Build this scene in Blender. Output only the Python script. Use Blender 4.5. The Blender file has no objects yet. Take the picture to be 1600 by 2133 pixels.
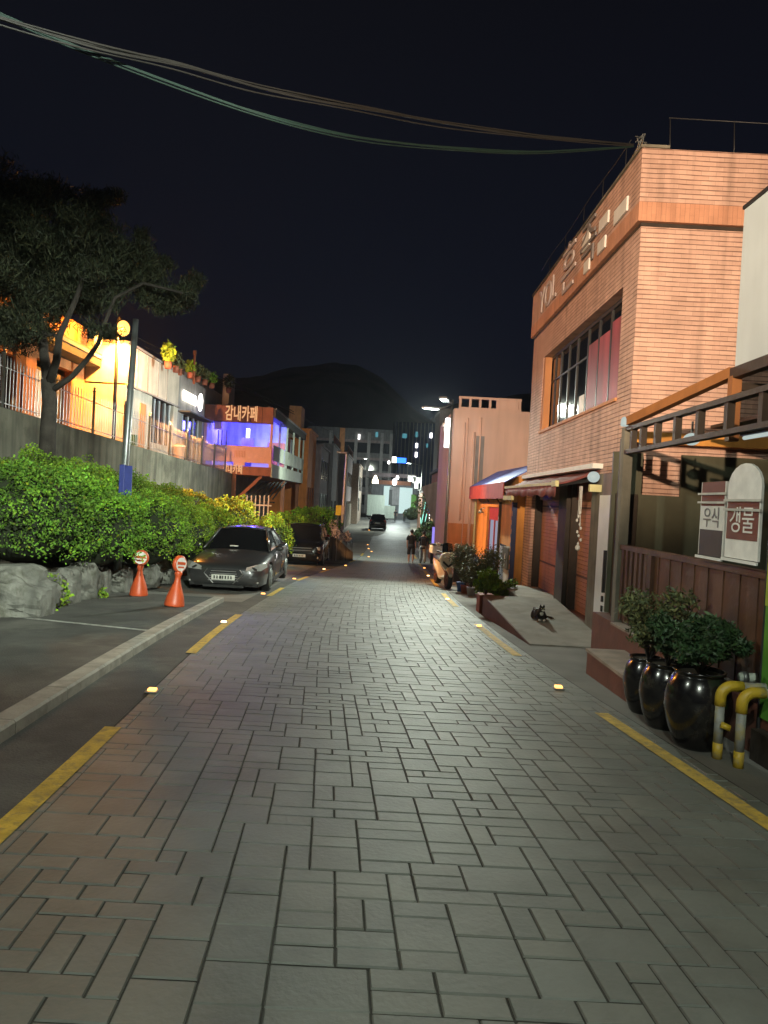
import bpy, math, random
import numpy as np
from mathutils import Vector, Matrix, noise

scene = bpy.context.scene
COL = scene.collection
R = math.radians

# ------------------------------------------------------------------ camera
FPX, CAMH = 1480.0, 1.6
ROLL, PITCH = R(3.0), R(1.0)
cr, sr, cp, sp = math.cos(ROLL), math.sin(ROLL), math.cos(PITCH), math.sin(PITCH)
cam_data = bpy.data.cameras.new('camera')
cam = bpy.data.objects.new('camera', cam_data); COL.objects.link(cam)
xa = Vector((cr, sr * sp, sr * cp)); ya = Vector((-sr, cr * sp, cr * cp)); za = xa.cross(ya)
m = Matrix((xa, ya, za)).transposed().to_4x4(); m.translation = (0, 0, CAMH)
cam.matrix_world = m
cam_data.sensor_fit = 'VERTICAL'; cam_data.sensor_height = 36.0
cam_data.lens = 36.0 * FPX / 2133.0
cam_data.clip_start = 0.05; cam_data.clip_end = 3000
scene.camera = cam

# ------------------------------------------------------------------ night sky
world = bpy.data.worlds.new('World'); scene.world = world; world.use_nodes = True
wn = world.node_tree; bg = wn.nodes['Background']
wg = wn.nodes.new('ShaderNodeTexCoord'); ws = wn.nodes.new('ShaderNodeSeparateXYZ')
wr = wn.nodes.new('ShaderNodeValToRGB')
wn.links.new(wg.outputs['Generated'], ws.inputs[0]); wn.links.new(ws.outputs['Z'], wr.inputs[0])
wr.color_ramp.elements[0].position = 0.0; wr.color_ramp.elements[0].color = (.0066, .0078, .0130, 1)
wr.color_ramp.elements[1].position = 0.62; wr.color_ramp.elements[1].color = (.0032, .0035, .0058, 1)
e = wr.color_ramp.elements.new(0.25); e.color = (.0044, .0056, .0112, 1)
wn.links.new(wr.outputs[0], bg.inputs[0]); bg.inputs[1].default_value = 1.0

vs = scene.view_settings
vs.view_transform = 'Standard'; vs.look = 'None'; vs.exposure = 0.0; vs.gamma = 1.0
vs.use_curve_mapping = False
scene.cycles.max_bounces = 6
scene.cycles.sample_clamp_indirect = 3.0
scene.cycles.use_denoising = True

# ------------------------------------------------------------------ helpers
def at(u, v, Y):
    """world point seen at photo pixel (u, v) at forward distance Y"""
    xc = (u - 800) / FPX; yc = (1066.5 - v) / FPX
    x = xc * cr - yc * sr; z = xc * sr + yc * cr
    yy = cp + z * sp; zz = z * cp - sp
    return Vector((x / yy * Y, Y, CAMH + zz / yy * Y))

_gy = [-40, 0, 10, 20, 30, 38, 50, 65, 80, 110, 150, 420]
_gz = [1.4, 0, -.40, -.84, -1.32, -1.72, -2.0, -2.0, -1.82, -1.4, -1.2, -1.0]
_ty = np.arange(-60, 440, .5)
_tz = np.convolve(np.pad(np.interp(_ty, _gy, _gz), 6, mode='edge'), np.ones(13) / 13, 'valid')
def gz(y): return float(np.interp(y, _ty, _tz))

def tag(o, label=None, cat=None, group=None, kind=None):
    if label: o['label'] = label
    if cat: o['category'] = cat
    if group: o['group'] = group
    if kind: o['kind'] = kind
    return o

def thing(name, label, cat, loc=(0, 0, 0), rz=0, group=None):
    o = bpy.data.objects.new(name, None); COL.objects.link(o)
    o.empty_display_size = .2
    o.location = loc; o.rotation_euler = (0, 0, rz)
    tag(o, label, cat, group)
    o['_b'] = 1
    return o

def root_of(o):
    while o.parent: o = o.parent
    return o

def toroot(vs_, parent):
    r = root_of(parent); c, s = math.cos(-r.rotation_euler[2]), math.sin(-r.rotation_euler[2])
    L = r.location; out = []
    for v in vs_:
        x, y, z = v[0] - L[0], v[1] - L[1], v[2] - L[2]
        out.append((x * c - y * s, x * s + y * c, z))
    return out

class MB:
    def __init__(self): self.v = []; self.f = []; self.c = []
    def add(self, vs_, fs, col=None):
        n = len(self.v); self.v += [tuple(q) for q in vs_]
        self.f += [tuple(i + n for i in f) for f in fs]
        if col is not None: self.c += [col] * len(vs_)
        return self
    def box(self, x0, x1, y0, y1, z0, z1):
        return self.add([(x0, y0, z0), (x1, y0, z0), (x1, y1, z0), (x0, y1, z0), (x0, y0, z1), (x1, y0, z1), (x1, y1, z1), (x0, y1, z1)],
                        [(0, 3, 2, 1), (4, 5, 6, 7), (0, 1, 5, 4), (1, 2, 6, 5), (2, 3, 7, 6), (3, 0, 4, 7)])
    def obox(self, c, sx, sy, sz, rot=None):
        q = [Vector((a * sx / 2, b * sy / 2, d * sz / 2)) for d in (-1, 1) for a, b in ((-1, -1), (1, -1), (1, 1), (-1, 1))]
        if rot is not None: q = [rot @ w for w in q]
        c = Vector(c)
        return self.add([c + w for w in q], [(0, 3, 2, 1), (4, 5, 6, 7), (0, 1, 5, 4), (1, 2, 6, 5), (2, 3, 7, 6), (3, 0, 4, 7)])
    def bar(self, a, b, w, h=None):
        a, b = Vector(a), Vector(b); d = b - a; h = h or w
        rot = d.to_track_quat('X', 'Z').to_matrix()
        return self.obox((a + b) / 2, d.length, w, h, rot)
    def tube(self, pts, r, n=8, caps=True):
        pts = [Vector(p) for p in pts]; k = len(pts)
        rs = r if isinstance(r, (list, tuple)) else [r] * k
        base = len(self.v); vs_ = []; fs = []
        up = None
        for i, p in enumerate(pts):
            d = (pts[min(i + 1, k - 1)] - pts[max(i - 1, 0)]).normalized()
            if up is None: up = Vector((0, 0, 1)) if abs(d.z) < .9 else Vector((1, 0, 0))
            a = d.cross(up).normalized(); b = a.cross(d).normalized(); up = b
            for j in range(n):
                t = 2 * math.pi * j / n
                vs_.append(p + (a * math.cos(t) + b * math.sin(t)) * rs[i])
        for i in range(k - 1):
            for j in range(n):
                j2 = (j + 1) % n
                fs.append((i * n + j, i * n + j2, (i + 1) * n + j2, (i + 1) * n + j))
        if caps:
            fs.append(tuple(range(n))); fs.append(tuple(reversed(range((k - 1) * n, k * n))))
        return self.add(vs_, fs)
    def lathe(self, prof, c=(0, 0, 0), n=20, sx=1, sy=1):
        c = Vector(c); vs_ = []; fs = []; k = len(prof)
        for (r, z) in prof:
            for j in range(n):
                t = 2 * math.pi * j / n
                vs_.append(c + Vector((r * sx * math.cos(t), r * sy * math.sin(t), z)))
        for i in range(k - 1):
            for j in range(n):
                j2 = (j + 1) % n
                fs.append((i * n + j, i * n + j2, (i + 1) * n + j2, (i + 1) * n + j))
        fs.append(tuple(reversed(range(n)))); fs.append(tuple(range((k - 1) * n, k * n)))
        return self.add(vs_, fs)
    def ball(self, c, rx, ry=None, rz=None, n=12, k=8, rot=None):
        ry = ry or rx; rz = rz or rx; c = Vector(c); vs_ = []; fs = []
        for i in range(1, k):
            a = math.pi * i / k
            for j in range(n):
                t = 2 * math.pi * j / n
                w = Vector((rx * math.sin(a) * math.cos(t), ry * math.sin(a) * math.sin(t), rz * math.cos(a)))
                vs_.append(c + (rot @ w if rot else w))
        for q in (rz, -rz):
            w = Vector((0, 0, q)); vs_.append(c + (rot @ w if rot else w))
        T = len(vs_) - 2
        for i in range(k - 2):
            for j in range(n):
                j2 = (j + 1) % n
                fs.append((i * n + j, (i + 1) * n + j, (i + 1) * n + j2, i * n + j2))
        for j in range(n):
            j2 = (j + 1) % n
            fs.append((T, j, j2)); fs.append((T + 1, (k - 2) * n + j2, (k - 2) * n + j))
        return self.add(vs_, fs)
    def prism(self, poly, axis, a0, a1):
        """poly: 2D points; axis 'x': (y,z), 'y': (x,z), 'z': (x,y)"""
        def mk(p, a):
            return {'x': (a, p[0], p[1]), 'y': (p[0], a, p[1]), 'z': (p[0], p[1], a)}[axis]
        n = len(poly)
        vs_ = [mk(p, a0) for p in poly] + [mk(p, a1) for p in poly]
        fs = [tuple(range(n)), tuple(reversed(range(n, 2 * n)))] + [(i, i + n, (i + 1) % n + n, (i + 1) % n) for i in range(n)]
        return self.add(vs_, fs)
    def loft(self, secs, closed=True, caps=True):
        n = len(secs[0]); vs_ = [p for s in secs for p in s]; fs = []
        for i in range(len(secs) - 1):
            for j in range(n if closed else n - 1):
                j2 = (j + 1) % n
                fs.append((i * n + j, i * n + j2, (i + 1) * n + j2, (i + 1) * n + j))
        if caps: fs.append(tuple(reversed(range(n)))); fs.append(tuple(range((len(secs) - 1) * n, len(secs) * n)))
        return self.add(vs_, fs)
    def build(self, name, mat, parent=None, smooth=False, label=None, local=False, bevel=0, cat=None, group=None, kind=None, fixn=True):
        vv = self.v
        if parent is not None and not local: vv = toroot(vv, parent)
        org = None
        if parent is None and vv and kind is None:
            a = np.array(vv); org = Vector(((a[:, 0].min() + a[:, 0].max()) / 2, (a[:, 1].min() + a[:, 1].max()) / 2, a[:, 2].min()))
            vv = [(q[0] - org.x, q[1] - org.y, q[2] - org.z) for q in vv]
        me = bpy.data.meshes.new(name); me.from_pydata(vv, [], self.f); me.update()
        if self.c and len(self.c) == len(self.v):
            at_ = me.color_attributes.new('rnd', 'FLOAT_COLOR', 'POINT')
            at_.data.foreach_set('color', np.array([c if len(c) == 4 else (*c, 1) for c in self.c], dtype=np.float32).ravel())
        if fixn and len(self.f) < 20000:
            import bmesh
            bm = bmesh.new(); bm.from_mesh(me); bmesh.ops.recalc_face_normals(bm, faces=bm.faces); bm.to_mesh(me); bm.free()
        if smooth:
            me.polygons.foreach_set('use_smooth', [True] * len(me.polygons))
        me.materials.append(mat)
        o = bpy.data.objects.new(name, me); COL.objects.link(o)
        if parent is not None: o.parent = parent
        if org is not None: o.location = org
        if bevel:
            b = o.modifiers.new('bevel', 'BEVEL'); b.width = bevel; b.segments = 2; b.limit_method = 'ANGLE'
        tag(o, label, cat, group, kind)
        return o

def copy_tree(o, loc=None, rz=None, label=None, parent=None):
    c = o.copy(); COL.objects.link(c)
    if parent is not None: c.parent = parent
    for ch in list(o.children): copy_tree(ch, parent=c)
    if loc is not None: c.location = loc
    if rz is not None: c.rotation_euler = (0, 0, rz)
    if label: c['label'] = label
    return c

def text_mesh(name, body, size, loc, face, mat, parent, depth=.01, sx=1.0, bold=0.0, sy=1.0):
    """face: '-y', '-x', '+x' - the way the lettering looks"""
    cu = bpy.data.curves.new('t', 'FONT'); cu.body = body; cu.size = size; cu.extrude = depth; cu.align_x = 'CENTER'; cu.align_y = 'CENTER'
    cu.offset = bold
    o = bpy.data.objects.new('t', cu); COL.objects.link(o)
    me = bpy.data.meshes.new_from_object(o.evaluated_get(bpy.context.evaluated_depsgraph_get()))
    bpy.data.objects.remove(o)
    rz = {'-y': 0, '-x': -math.pi / 2, '+x': math.pi / 2}[face]
    M4 = Matrix.Translation(loc) @ Matrix.Rotation(rz, 4, 'Z') @ Matrix.Rotation(math.pi / 2, 4, 'X') @ Matrix.Diagonal((sx, sy, 1, 1))
    me.transform(M4)
    mb = MB(); mb.add([v.co[:] for v in me.vertices], [tuple(p.vertices) for p in me.polygons])
    bpy.data.meshes.remove(me)
    return mb.build(name, mat, parent, fixn=False)

def light(name, kind, loc, power, color, parent=None, radius=.1, aim=None, cone=60, blend=.5):
    d = bpy.data.lights.new(name, kind); d.energy = power; d.color = color
    if kind in ('POINT', 'SPOT'): d.shadow_soft_size = radius
    if kind == 'SPOT': d.spot_size = R(cone); d.spot_blend = blend
    o = bpy.data.objects.new(name, d); COL.objects.link(o)
    if parent is not None: o.parent = parent; o.location = toroot([loc], parent)[0]
    else: o.location = loc
    if aim is not None: o.rotation_euler = (Vector(aim) - Vector(loc)).to_track_quat('-Z', 'Y').to_euler()
    return o

# ------------------------------------------------------------------ materials
def mat(name, col, rough=.75, var=.18, scale=6.0, bump=0.0, bscale=None, metal=0.0, streak=0.0, emit=None, es=0.0, coat=0.0,
        attr=False, spec=.5, dirt=None, dscale=1.5):
    ma = bpy.data.materials.new(name); ma.use_nodes = True
    nt = ma.node_tree; N = nt.nodes; L = nt.links; b = N['Principled BSDF']
    b.inputs['Roughness'].default_value = rough; b.inputs['Metallic'].default_value = metal
    b.inputs['Specular IOR Level'].default_value = spec
    b.inputs['Coat Weight'].default_value = coat
    if emit: b.inputs['Emission Color'].default_value = (*emit, 1); b.inputs['Emission Strength'].default_value = es
    tc = N.new('ShaderNodeTexCoord')
    geo = N.new('ShaderNodeNewGeometry')
    src = geo.outputs['Position'] if not attr else tc.outputs['Object']
    nz = N.new('ShaderNodeTexNoise'); nz.inputs['Scale'].default_value = scale; nz.inputs['Detail'].default_value = 6
    L.new(src, nz.inputs['Vector'])
    mr = N.new('ShaderNodeMapRange'); mr.inputs[1].default_value = .3; mr.inputs[2].default_value = .7
    mr.inputs[3].default_value = 1 - var; mr.inputs[4].default_value = 1 + var
    L.new(nz.outputs['Fac'], mr.inputs[0])
    mul = N.new('ShaderNodeMixRGB'); mul.blend_type = 'MULTIPLY'; mul.inputs[0].default_value = 1
    mul.inputs[1].default_value = (*col, 1)
    L.new(mr.outputs[0], mul.inputs[2]); out = mul.outputs[0]
    if attr:
        a = N.new('ShaderNodeAttribute'); a.attribute_name = 'rnd'
        m2 = N.new('ShaderNodeMixRGB'); m2.blend_type = 'MULTIPLY'; m2.inputs[0].default_value = 1
        L.new(out, m2.inputs[1]); L.new(a.outputs['Color'], m2.inputs[2]); out = m2.outputs[0]
    if streak:
        mp = N.new('ShaderNodeMapping'); mp.inputs['Scale'].default_value = (3.2, 3.2, .35)
        L.new(src, mp.inputs[0]); n2 = N.new('ShaderNodeTexNoise'); n2.inputs['Scale'].default_value = 1.3; n2.inputs['Detail'].default_value = 7
        L.new(mp.outputs[0], n2.inputs['Vector'])
        r2 = N.new('ShaderNodeMapRange'); r2.inputs[1].default_value = .42; r2.inputs[2].default_value = .68
        r2.inputs[3].default_value = 1; r2.inputs[4].default_value = 1 - streak; L.new(n2.outputs['Fac'], r2.inputs[0])
        m3 = N.new('ShaderNodeMixRGB'); m3.blend_type = 'MULTIPLY'; m3.inputs[0].default_value = 1
        L.new(out, m3.inputs[1]); L.new(r2.outputs[0], m3.inputs[2]); out = m3.outputs[0]
    if dirt:
        n3 = N.new('ShaderNodeTexNoise'); n3.inputs['Scale'].default_value = dscale; n3.inputs['Detail'].default_value = 9; n3.inputs['Roughness'].default_value = .65
        L.new(src, n3.inputs['Vector'])
        r3 = N.new('ShaderNodeMapRange'); r3.inputs[1].default_value = .5; r3.inputs[2].default_value = .66; r3.inputs[3].default_value = 0; r3.inputs[4].default_value = .8
        L.new(n3.outputs['Fac'], r3.inputs[0])
        m4 = N.new('ShaderNodeMixRGB'); L.new(r3.outputs[0], m4.inputs[0]); L.new(out, m4.inputs[1]); m4.inputs[2].default_value = (*dirt, 1); out = m4.outputs[0]
    L.new(out, b.inputs['Base Color'])
    if bump:
        nb = N.new('ShaderNodeTexNoise'); nb.inputs['Scale'].default_value = bscale or scale * 5; nb.inputs['Detail'].default_value = 6
        L.new(src, nb.inputs['Vector']); bp = N.new('ShaderNodeBump'); bp.inputs['Strength'].default_value = bump; bp.inputs['Distance'].default_value = .02
        L.new(nb.outputs['Fac'], bp.inputs['Height']); L.new(bp.outputs[0], b.inputs['Normal'])
    return ma

def brick_mat(name, c1, c2, mortar, bw=.21, bh=.068, ms=.0075, soldier=False, bump=.6):
    ma = bpy.data.materials.new(name); ma.use_nodes = True
    nt = ma.node_tree; N = nt.nodes; L = nt.links; b = N['Principled BSDF']; b.inputs['Roughness'].default_value = .8
    geo = N.new('ShaderNodeNewGeometry'); sx = N.new('ShaderNodeSeparateXYZ'); L.new(geo.outputs['Position'], sx.inputs[0])
    ad = N.new('ShaderNodeMath'); L.new(sx.outputs[0], ad.inputs[0]); L.new(sx.outputs[1], ad.inputs[1])
    cb = N.new('ShaderNodeCombineXYZ')
    wob = N.new('ShaderNodeTexNoise'); wob.inputs['Scale'].default_value = 1.7; L.new(geo.outputs['Position'], wob.inputs['Vector'])
    wm = N.new('ShaderNodeMath'); wm.operation = 'MULTIPLY_ADD'; wm.inputs[1].default_value = .02; L.new(wob.outputs['Fac'], wm.inputs[0]); L.new(sx.outputs[2], wm.inputs[2])
    if soldier: L.new(wm.outputs[0], cb.inputs[0]); L.new(ad.outputs[0], cb.inputs[1])
    else: L.new(ad.outputs[0], cb.inputs[0]); L.new(wm.outputs[0], cb.inputs[1])
    br = N.new('ShaderNodeTexBrick'); L.new(cb.outputs[0], br.inputs['Vector'])
    br.inputs['Scale'].default_value = 1; br.inputs['Brick Width'].default_value = bw; br.inputs['Row Height'].default_value = bh
    br.inputs['Mortar Size'].default_value = .0022; br.inputs['Mortar Smooth'].default_value = .3; br.inputs['Bias'].default_value = -.1
    br.inputs['Color1'].default_value = (*c1, 1); br.inputs['Color2'].default_value = (*c2, 1); br.inputs['Mortar'].default_value = tuple(.35 * a + .65 * b_ for a, b_ in zip(mortar, c2)) + (1,)
    dv = N.new('ShaderNodeMath'); dv.operation = 'DIVIDE'; dv.inputs[1].default_value = bh
    L.new(wm.outputs[0] if not soldier else ad.outputs[0], dv.inputs[0])
    fr = N.new('ShaderNodeMath'); fr.operation = 'FRACT'; L.new(dv.outputs[0], fr.inputs[0])
    pp_ = N.new('ShaderNodeMath'); pp_.operation = 'PINGPONG'; pp_.inputs[1].default_value = .5; L.new(fr.outputs[0], pp_.inputs[0])
    n5 = N.new('ShaderNodeTexNoise'); n5.inputs['Scale'].default_value = 5; n5.inputs['Detail'].default_value = 4; L.new(geo.outputs['Position'], n5.inputs['Vector'])
    m5 = N.new('ShaderNodeMapRange'); m5.inputs[1].default_value = .35; m5.inputs[2].default_value = .65; m5.inputs[3].default_value = ms / bh * .55; m5.inputs[4].default_value = ms / bh * 1.3; L.new(n5.outputs['Fac'], m5.inputs[0])
    gr = N.new('ShaderNodeMapRange'); gr.inputs[1].default_value = 0; gr.inputs[3].default_value = 1; gr.inputs[4].default_value = 0
    L.new(pp_.outputs[0], gr.inputs[0]); L.new(m5.outputs[0], gr.inputs[2])
    g2_ = N.new('ShaderNodeMixRGB'); L.new(gr.outputs[0], g2_.inputs[0]); L.new(br.outputs['Color'], g2_.inputs[1]); g2_.inputs[2].default_value = (*mortar, 1)
    nz = N.new('ShaderNodeTexNoise'); nz.inputs['Scale'].default_value = 1.3; nz.inputs['Detail'].default_value = 9; nz.inputs['Roughness'].default_value = .65; L.new(geo.outputs['Position'], nz.inputs['Vector'])
    mr = N.new('ShaderNodeMapRange'); mr.inputs[1].default_value = .3; mr.inputs[2].default_value = .7; mr.inputs[3].default_value = .74; mr.inputs[4].default_value = 1.14
    L.new(nz.outputs['Fac'], mr.inputs[0])
    mp_ = N.new('ShaderNodeMapping'); mp_.inputs['Scale'].default_value = (4, 4, .3); L.new(geo.outputs['Position'], mp_.inputs[0])
    ns = N.new('ShaderNodeTexNoise'); ns.inputs['Scale'].default_value = 1.2; ns.inputs['Detail'].default_value = 6; L.new(mp_.outputs[0], ns.inputs['Vector'])
    ms_ = N.new('ShaderNodeMapRange'); ms_.inputs[1].default_value = .48; ms_.inputs[2].default_value = .72; ms_.inputs[3].default_value = 1; ms_.inputs[4].default_value = .72; L.new(ns.outputs['Fac'], ms_.inputs[0])
    mx = N.new('ShaderNodeMixRGB'); mx.blend_type = 'MULTIPLY'; mx.inputs[0].default_value = 1; L.new(g2_.outputs[0], mx.inputs[1]); L.new(mr.outputs[0], mx.inputs[2])
    m6 = N.new('ShaderNodeMixRGB'); m6.blend_type = 'MULTIPLY'; m6.inputs[0].default_value = 1; L.new(mx.outputs[0], m6.inputs[1]); L.new(ms_.outputs[0], m6.inputs[2])
    L.new(m6.outputs[0], b.inputs['Base Color'])
    inv = N.new('ShaderNodeMath'); inv.operation = 'SUBTRACT'; inv.inputs[0].default_value = 1; L.new(gr.outputs[0], inv.inputs[1])
    bp = N.new('ShaderNodeBump'); bp.inputs['Strength'].default_value = bump; bp.inputs['Distance'].default_value = .012
    L.new(inv.outputs[0], bp.inputs['Height']); L.new(bp.outputs[0], b.inputs['Normal'])
    return ma

MT = dict(
    ground=mat('ground_concrete', (.15, .145, .13), .85, .25, 1.2, .25, 30, dirt=(.09, .085, .075), dscale=.7),
    asphalt=mat('asphalt', (.062, .060, .055), .85, .3, 2.0, .4, 60, dirt=(.13, .125, .11), dscale=.9),
    joint=mat('joint_sand', (.040, .038, .032), .95, .3, 8),
    paver=mat('paver', (.148, .155, .136), .58, .14, 3.0, .22, 38, attr=True, dirt=(.092, .093, .082), dscale=.9),
    yellow=mat('yellow_paint', (.56, .37, .045), .7, .25, 9, .4, 50, dirt=(.26, .19, .07), dscale=16),
    white_line=mat('worn_white_paint', (.36, .36, .33), .8, .35, 12, dirt=(.12, .12, .11), dscale=9),
    kerb=mat('kerb_stone', (.31, .29, .25), .8, .22, 4, .25, 30, dirt=(.2, .18, .15), dscale=5),
    rock=mat('rock', (.19, .19, .17), .9, .4, 4, 1.0, 11, streak=.45, dirt=(.07,.07,.05), dscale=3),
    soil=mat('soil', (.05, .042, .03), .95, .4, 5, .5, 20),
    conc_wall=mat('old_concrete', (.165, .16, .125), .9, .3, 1.3, .3, 18, streak=.5, dirt=(.075, .073, .055), dscale=1.2),
    leaf=mat('hedge_leaf', (.165, .28, .018), .8, .25, 4, attr=True),
    leaf_dark=mat('dark_leaf', (.028, .062, .020), .6, .3, 4, attr=True),
    leaf_dry=mat('olive_leaf', (.085, .095, .035), .65, .3, 4, attr=True),
    pine=mat('pine_needle', (.036, .044, .020), .7, .3, 3, attr=True),
    core=mat('dark_fill', (.018, .026, .010), .95, .3, 6),
    bark=mat('bark', (.055, .047, .04), .9, .35, 5, .8, 25, streak=.3),
    steel=mat('galvanised_steel', (.28, .30, .30), .4, .12, 5, metal=.7),
    chrome=mat('stainless', (.55, .55, .55), .32, .05, 5, metal=.9),
    dark_metal=mat('dark_metal', (.03, .03, .032), .5, .2, 5, metal=.3),
    blue_plate=mat('blue_plate', (.04, .055, .26), .5, .12, 8),
    orange_plastic=mat('orange_plastic', (.55, .085, .025), .42, .1, 8),
    white_paint=mat('white_paint', (.72, .70, .66), .6, .08, 5),
    offwhite=mat('offwhite_render', (.56, .52, .47), .8, .12, 2, .1, streak=.22),
    grey_wall=mat('grey_render', (.30, .29, .30), .85, .15, 2, .1, streak=.3),
    grey_dark=mat('dark_grey_render', (.14, .14, .15), .85, .2, 2, .1, streak=.3),
    mauve=mat('mauve_render', (.24, .19, .20), .85, .15, 2, .1, streak=.3),
    orange_wall=mat('orange_render', (.60, .20, .045), .8, .12, 2, .1, streak=.25),
    house_orange=mat('house_orange', (.55, .24, .10), .8, .15, 2, .1, streak=.25),
    pink=mat('pink_render', (.74, .52, .45), .82, .07, 1.0, .1, 20, streak=.10),
    shop_orange=mat('shop_orange', (.62, .27, .055), .75, .14, 2.5, .15, streak=.25),
    red_awning=mat('red_awning', (.33, .045, .035), .7, .15, 5, .1),
    maroon=mat('maroon_awning', (.24, .07, .065), .75, .3, 6, .2, streak=.3),
    blue_tarp=mat('blue_tarp', (.03, .10, .55), .5, .2, 4, .3, 8),
    cream=mat('cream_plastic', (.62, .58, .30), .5, .08, 5),
    red_frame=mat('red_frame', (.30, .03, .03), .5, .12, 5),
    shutter=mat('shutter_salmon', (.50, .21, .13), .55, .12, 2.5, streak=.15),
    dark_wood=mat('dark_wood', (.038, .026, .018), .6, .3, 3, .2, streak=.35),
    brown_wood=mat('brown_wood', (.105, .048, .028), .5, .3, 3, .2, streak=.45),
    beam=mat('orange_beam', (.30, .12, .04), .55, .2, 3, .1, streak=.2),
    deck=mat('deck_red', (.145, .052, .034), .55, .22, 4, .15),
    deck_top=mat('deck_top', (.27, .21, .165), .75, .25, 5, .2),
    ramp=mat('ramp_concrete', (.27, .25, .215), .85, .16, 3, .2, dirt=(.17, .14, .11), dscale=1.6),
    ramp_side=mat('ramp_paint', (.10, .04, .032), .6, .25, 4),
    vinyl=mat('green_grey_vinyl', (.105, .105, .070), .45, .25, 1.5, .25, 3, streak=.3),
    pillar=mat('concrete_pillar', (.17, .155, .12), .85, .25, 3, .2, streak=.4),
    grey_box=mat('grey_panel', (.50, .55, .57), .6, .08, 1.2, streak=.08),
    pot=mat('black_glaze', (.008, .007, .008), .2, .3, 5, coat=.35, streak=.3, dirt=(.035, .03, .025), dscale=7),
    pipe_y=mat('pipe_yellow', (.58, .38, .03), .45, .15, 12, dirt=(.3, .27, .2), dscale=12),
    pipe_g=mat('pipe_grey', (.30, .30, .29), .55, .2, 12, dirt=(.45, .33, .07), dscale=7),
    green_banner=mat('green_banner', (.10, .28, .03), .6, .2, 3),
    lime=mat('lime_print', (.30, .38, .03), .6, .3, 9),
    glass=mat('dark_glass', (.012, .014, .017), .08, .1, 4, spec=.8),
    carglass=mat('car_glass', (.008, .009, .010), .05, .1, 4, spec=.9),
    car_dark=mat('car_paint_graphite', (.075, .075, .078), .28, .05, 4, metal=.6, coat=1.0),
    car_black=mat('car_paint_black', (.010, .010, .011), .22, .05, 4, metal=.3, coat=1.0),
    rubber=mat('rubber', (.012, .012, .012), .8, .2, 8),
    plastic=mat('black_plastic', (.014, .014, .015), .5, .2, 8),
    plate=mat('number_plate', (.66, .66, .60), .45, .04, 8),
    lens=mat('headlamp_lens', (.75, .75, .72), .12, .05, 8, metal=.6),
    red_lens=mat('red_lens', (.35, .02, .01), .2, .05, 8),
    skin=mat('skin', (.50, .30, .21), .6, .06, 10),
    hair=mat('hair', (.012, .010, .009), .6, .2, 30),
    black_cloth=mat('black_cloth', (.014, .014, .016), .9, .2, 12),
    charcoal=mat('charcoal_cloth', (.035, .035, .038), .9, .2, 12),
    pale_cloth=mat('pale_trousers', (.42, .41, .36), .85, .1, 12),
    catblack=mat('black_fur', (.018, .014, .011), .75, .4, 22, .5, 60),
    catwhite=mat('white_fur', (.62, .60, .54), .8, .1, 22),
    terracotta=mat('terracotta', (.28, .085, .05), .8, .15, 8),
    pot_blue=mat('blue_pot', (.03, .09, .25), .5, .15, 8),
    pot_white=mat('white_pot', (.55, .52, .54), .5, .1, 8),
    scoot=mat('cream_scooter', (.66, .58, .48), .3, .05, 5, coat=.6),
    tarp_navy=mat('navy_cover', (.018, .03, .10), .6, .2, 5, .4, 7),
    pink_film=mat('magenta_curtain', (.34, .055, .075), .6, .3, 1.2, streak=.35),
    door_white=mat('white_door', (.78, .80, .82), .4, .06, 4),
    sign_white=mat('sign_white', (.72, .69, .65), .6, .12, 8),
    sign_red=mat('sign_red', (.15, .045, .03), .6, .15, 8),
    sign_dark=mat('sign_dark', (.045, .035, .035), .6, .15, 8),
    slate=mat('slate_roof', (.06, .065, .06), .7, .2, 4),
    curtain=mat('pale_curtain', (.52, .56, .64), .8, .12, 3, streak=.35),
    hill=mat('hill_wood', (.12, .09, .075), 1.0, .5, .04),
    cable_grey=mat('grey_cable', (.0115, .011, .0105), .7, .15, 5),
    cable_green=mat('green_cable', (.002, .016, .0125), .7, .15, 5),
    wire=mat('black_wire', (.02, .02, .02), .7, .1, 5),
    letter=mat('white_letter', (.50, .42, .40), .5, .1, 10),
    letter_dark=mat('grey_letter', (.20, .18, .175), .6, .1, 10),
    peach=mat('peach_panel', (.72, .40, .26), .7, .06, 5),
    brown_panel=mat('brown_panel', (.27, .10, .05), .7, .15, 4, streak=.15),
    pale_panel=mat('pale_green_panel', (.55, .62, .54), .6, .08, 4, streak=.15),
    yellow_sign=mat('yellow_sign', (.70, .62, .06), .5, .1, 8),
    green_bin=mat('green_bin', (.02, .10, .07), .5, .1, 8),
    rust=mat('rust_brown', (.17, .055, .03), .8, .3, 3, streak=.4),
)
MT['brick'] = brick_mat('brick', (.64, .40, .31), (.55, .335, .255), (.12, .06, .045), bw=.21, ms=.009)  # dark mortar lines also put the shade of the course gaps into the colour
MT['brick_soldier'] = brick_mat('brick_soldier', (.60, .29, .175), (.55, .26, .155), (.33, .16, .10), bw=.21, bh=.068, ms=.004, soldier=True, bump=.3)
def emis(name, col, s): return mat(name, (.02, .02, .02), .6, .02, 4, emit=col, es=s)
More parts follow.
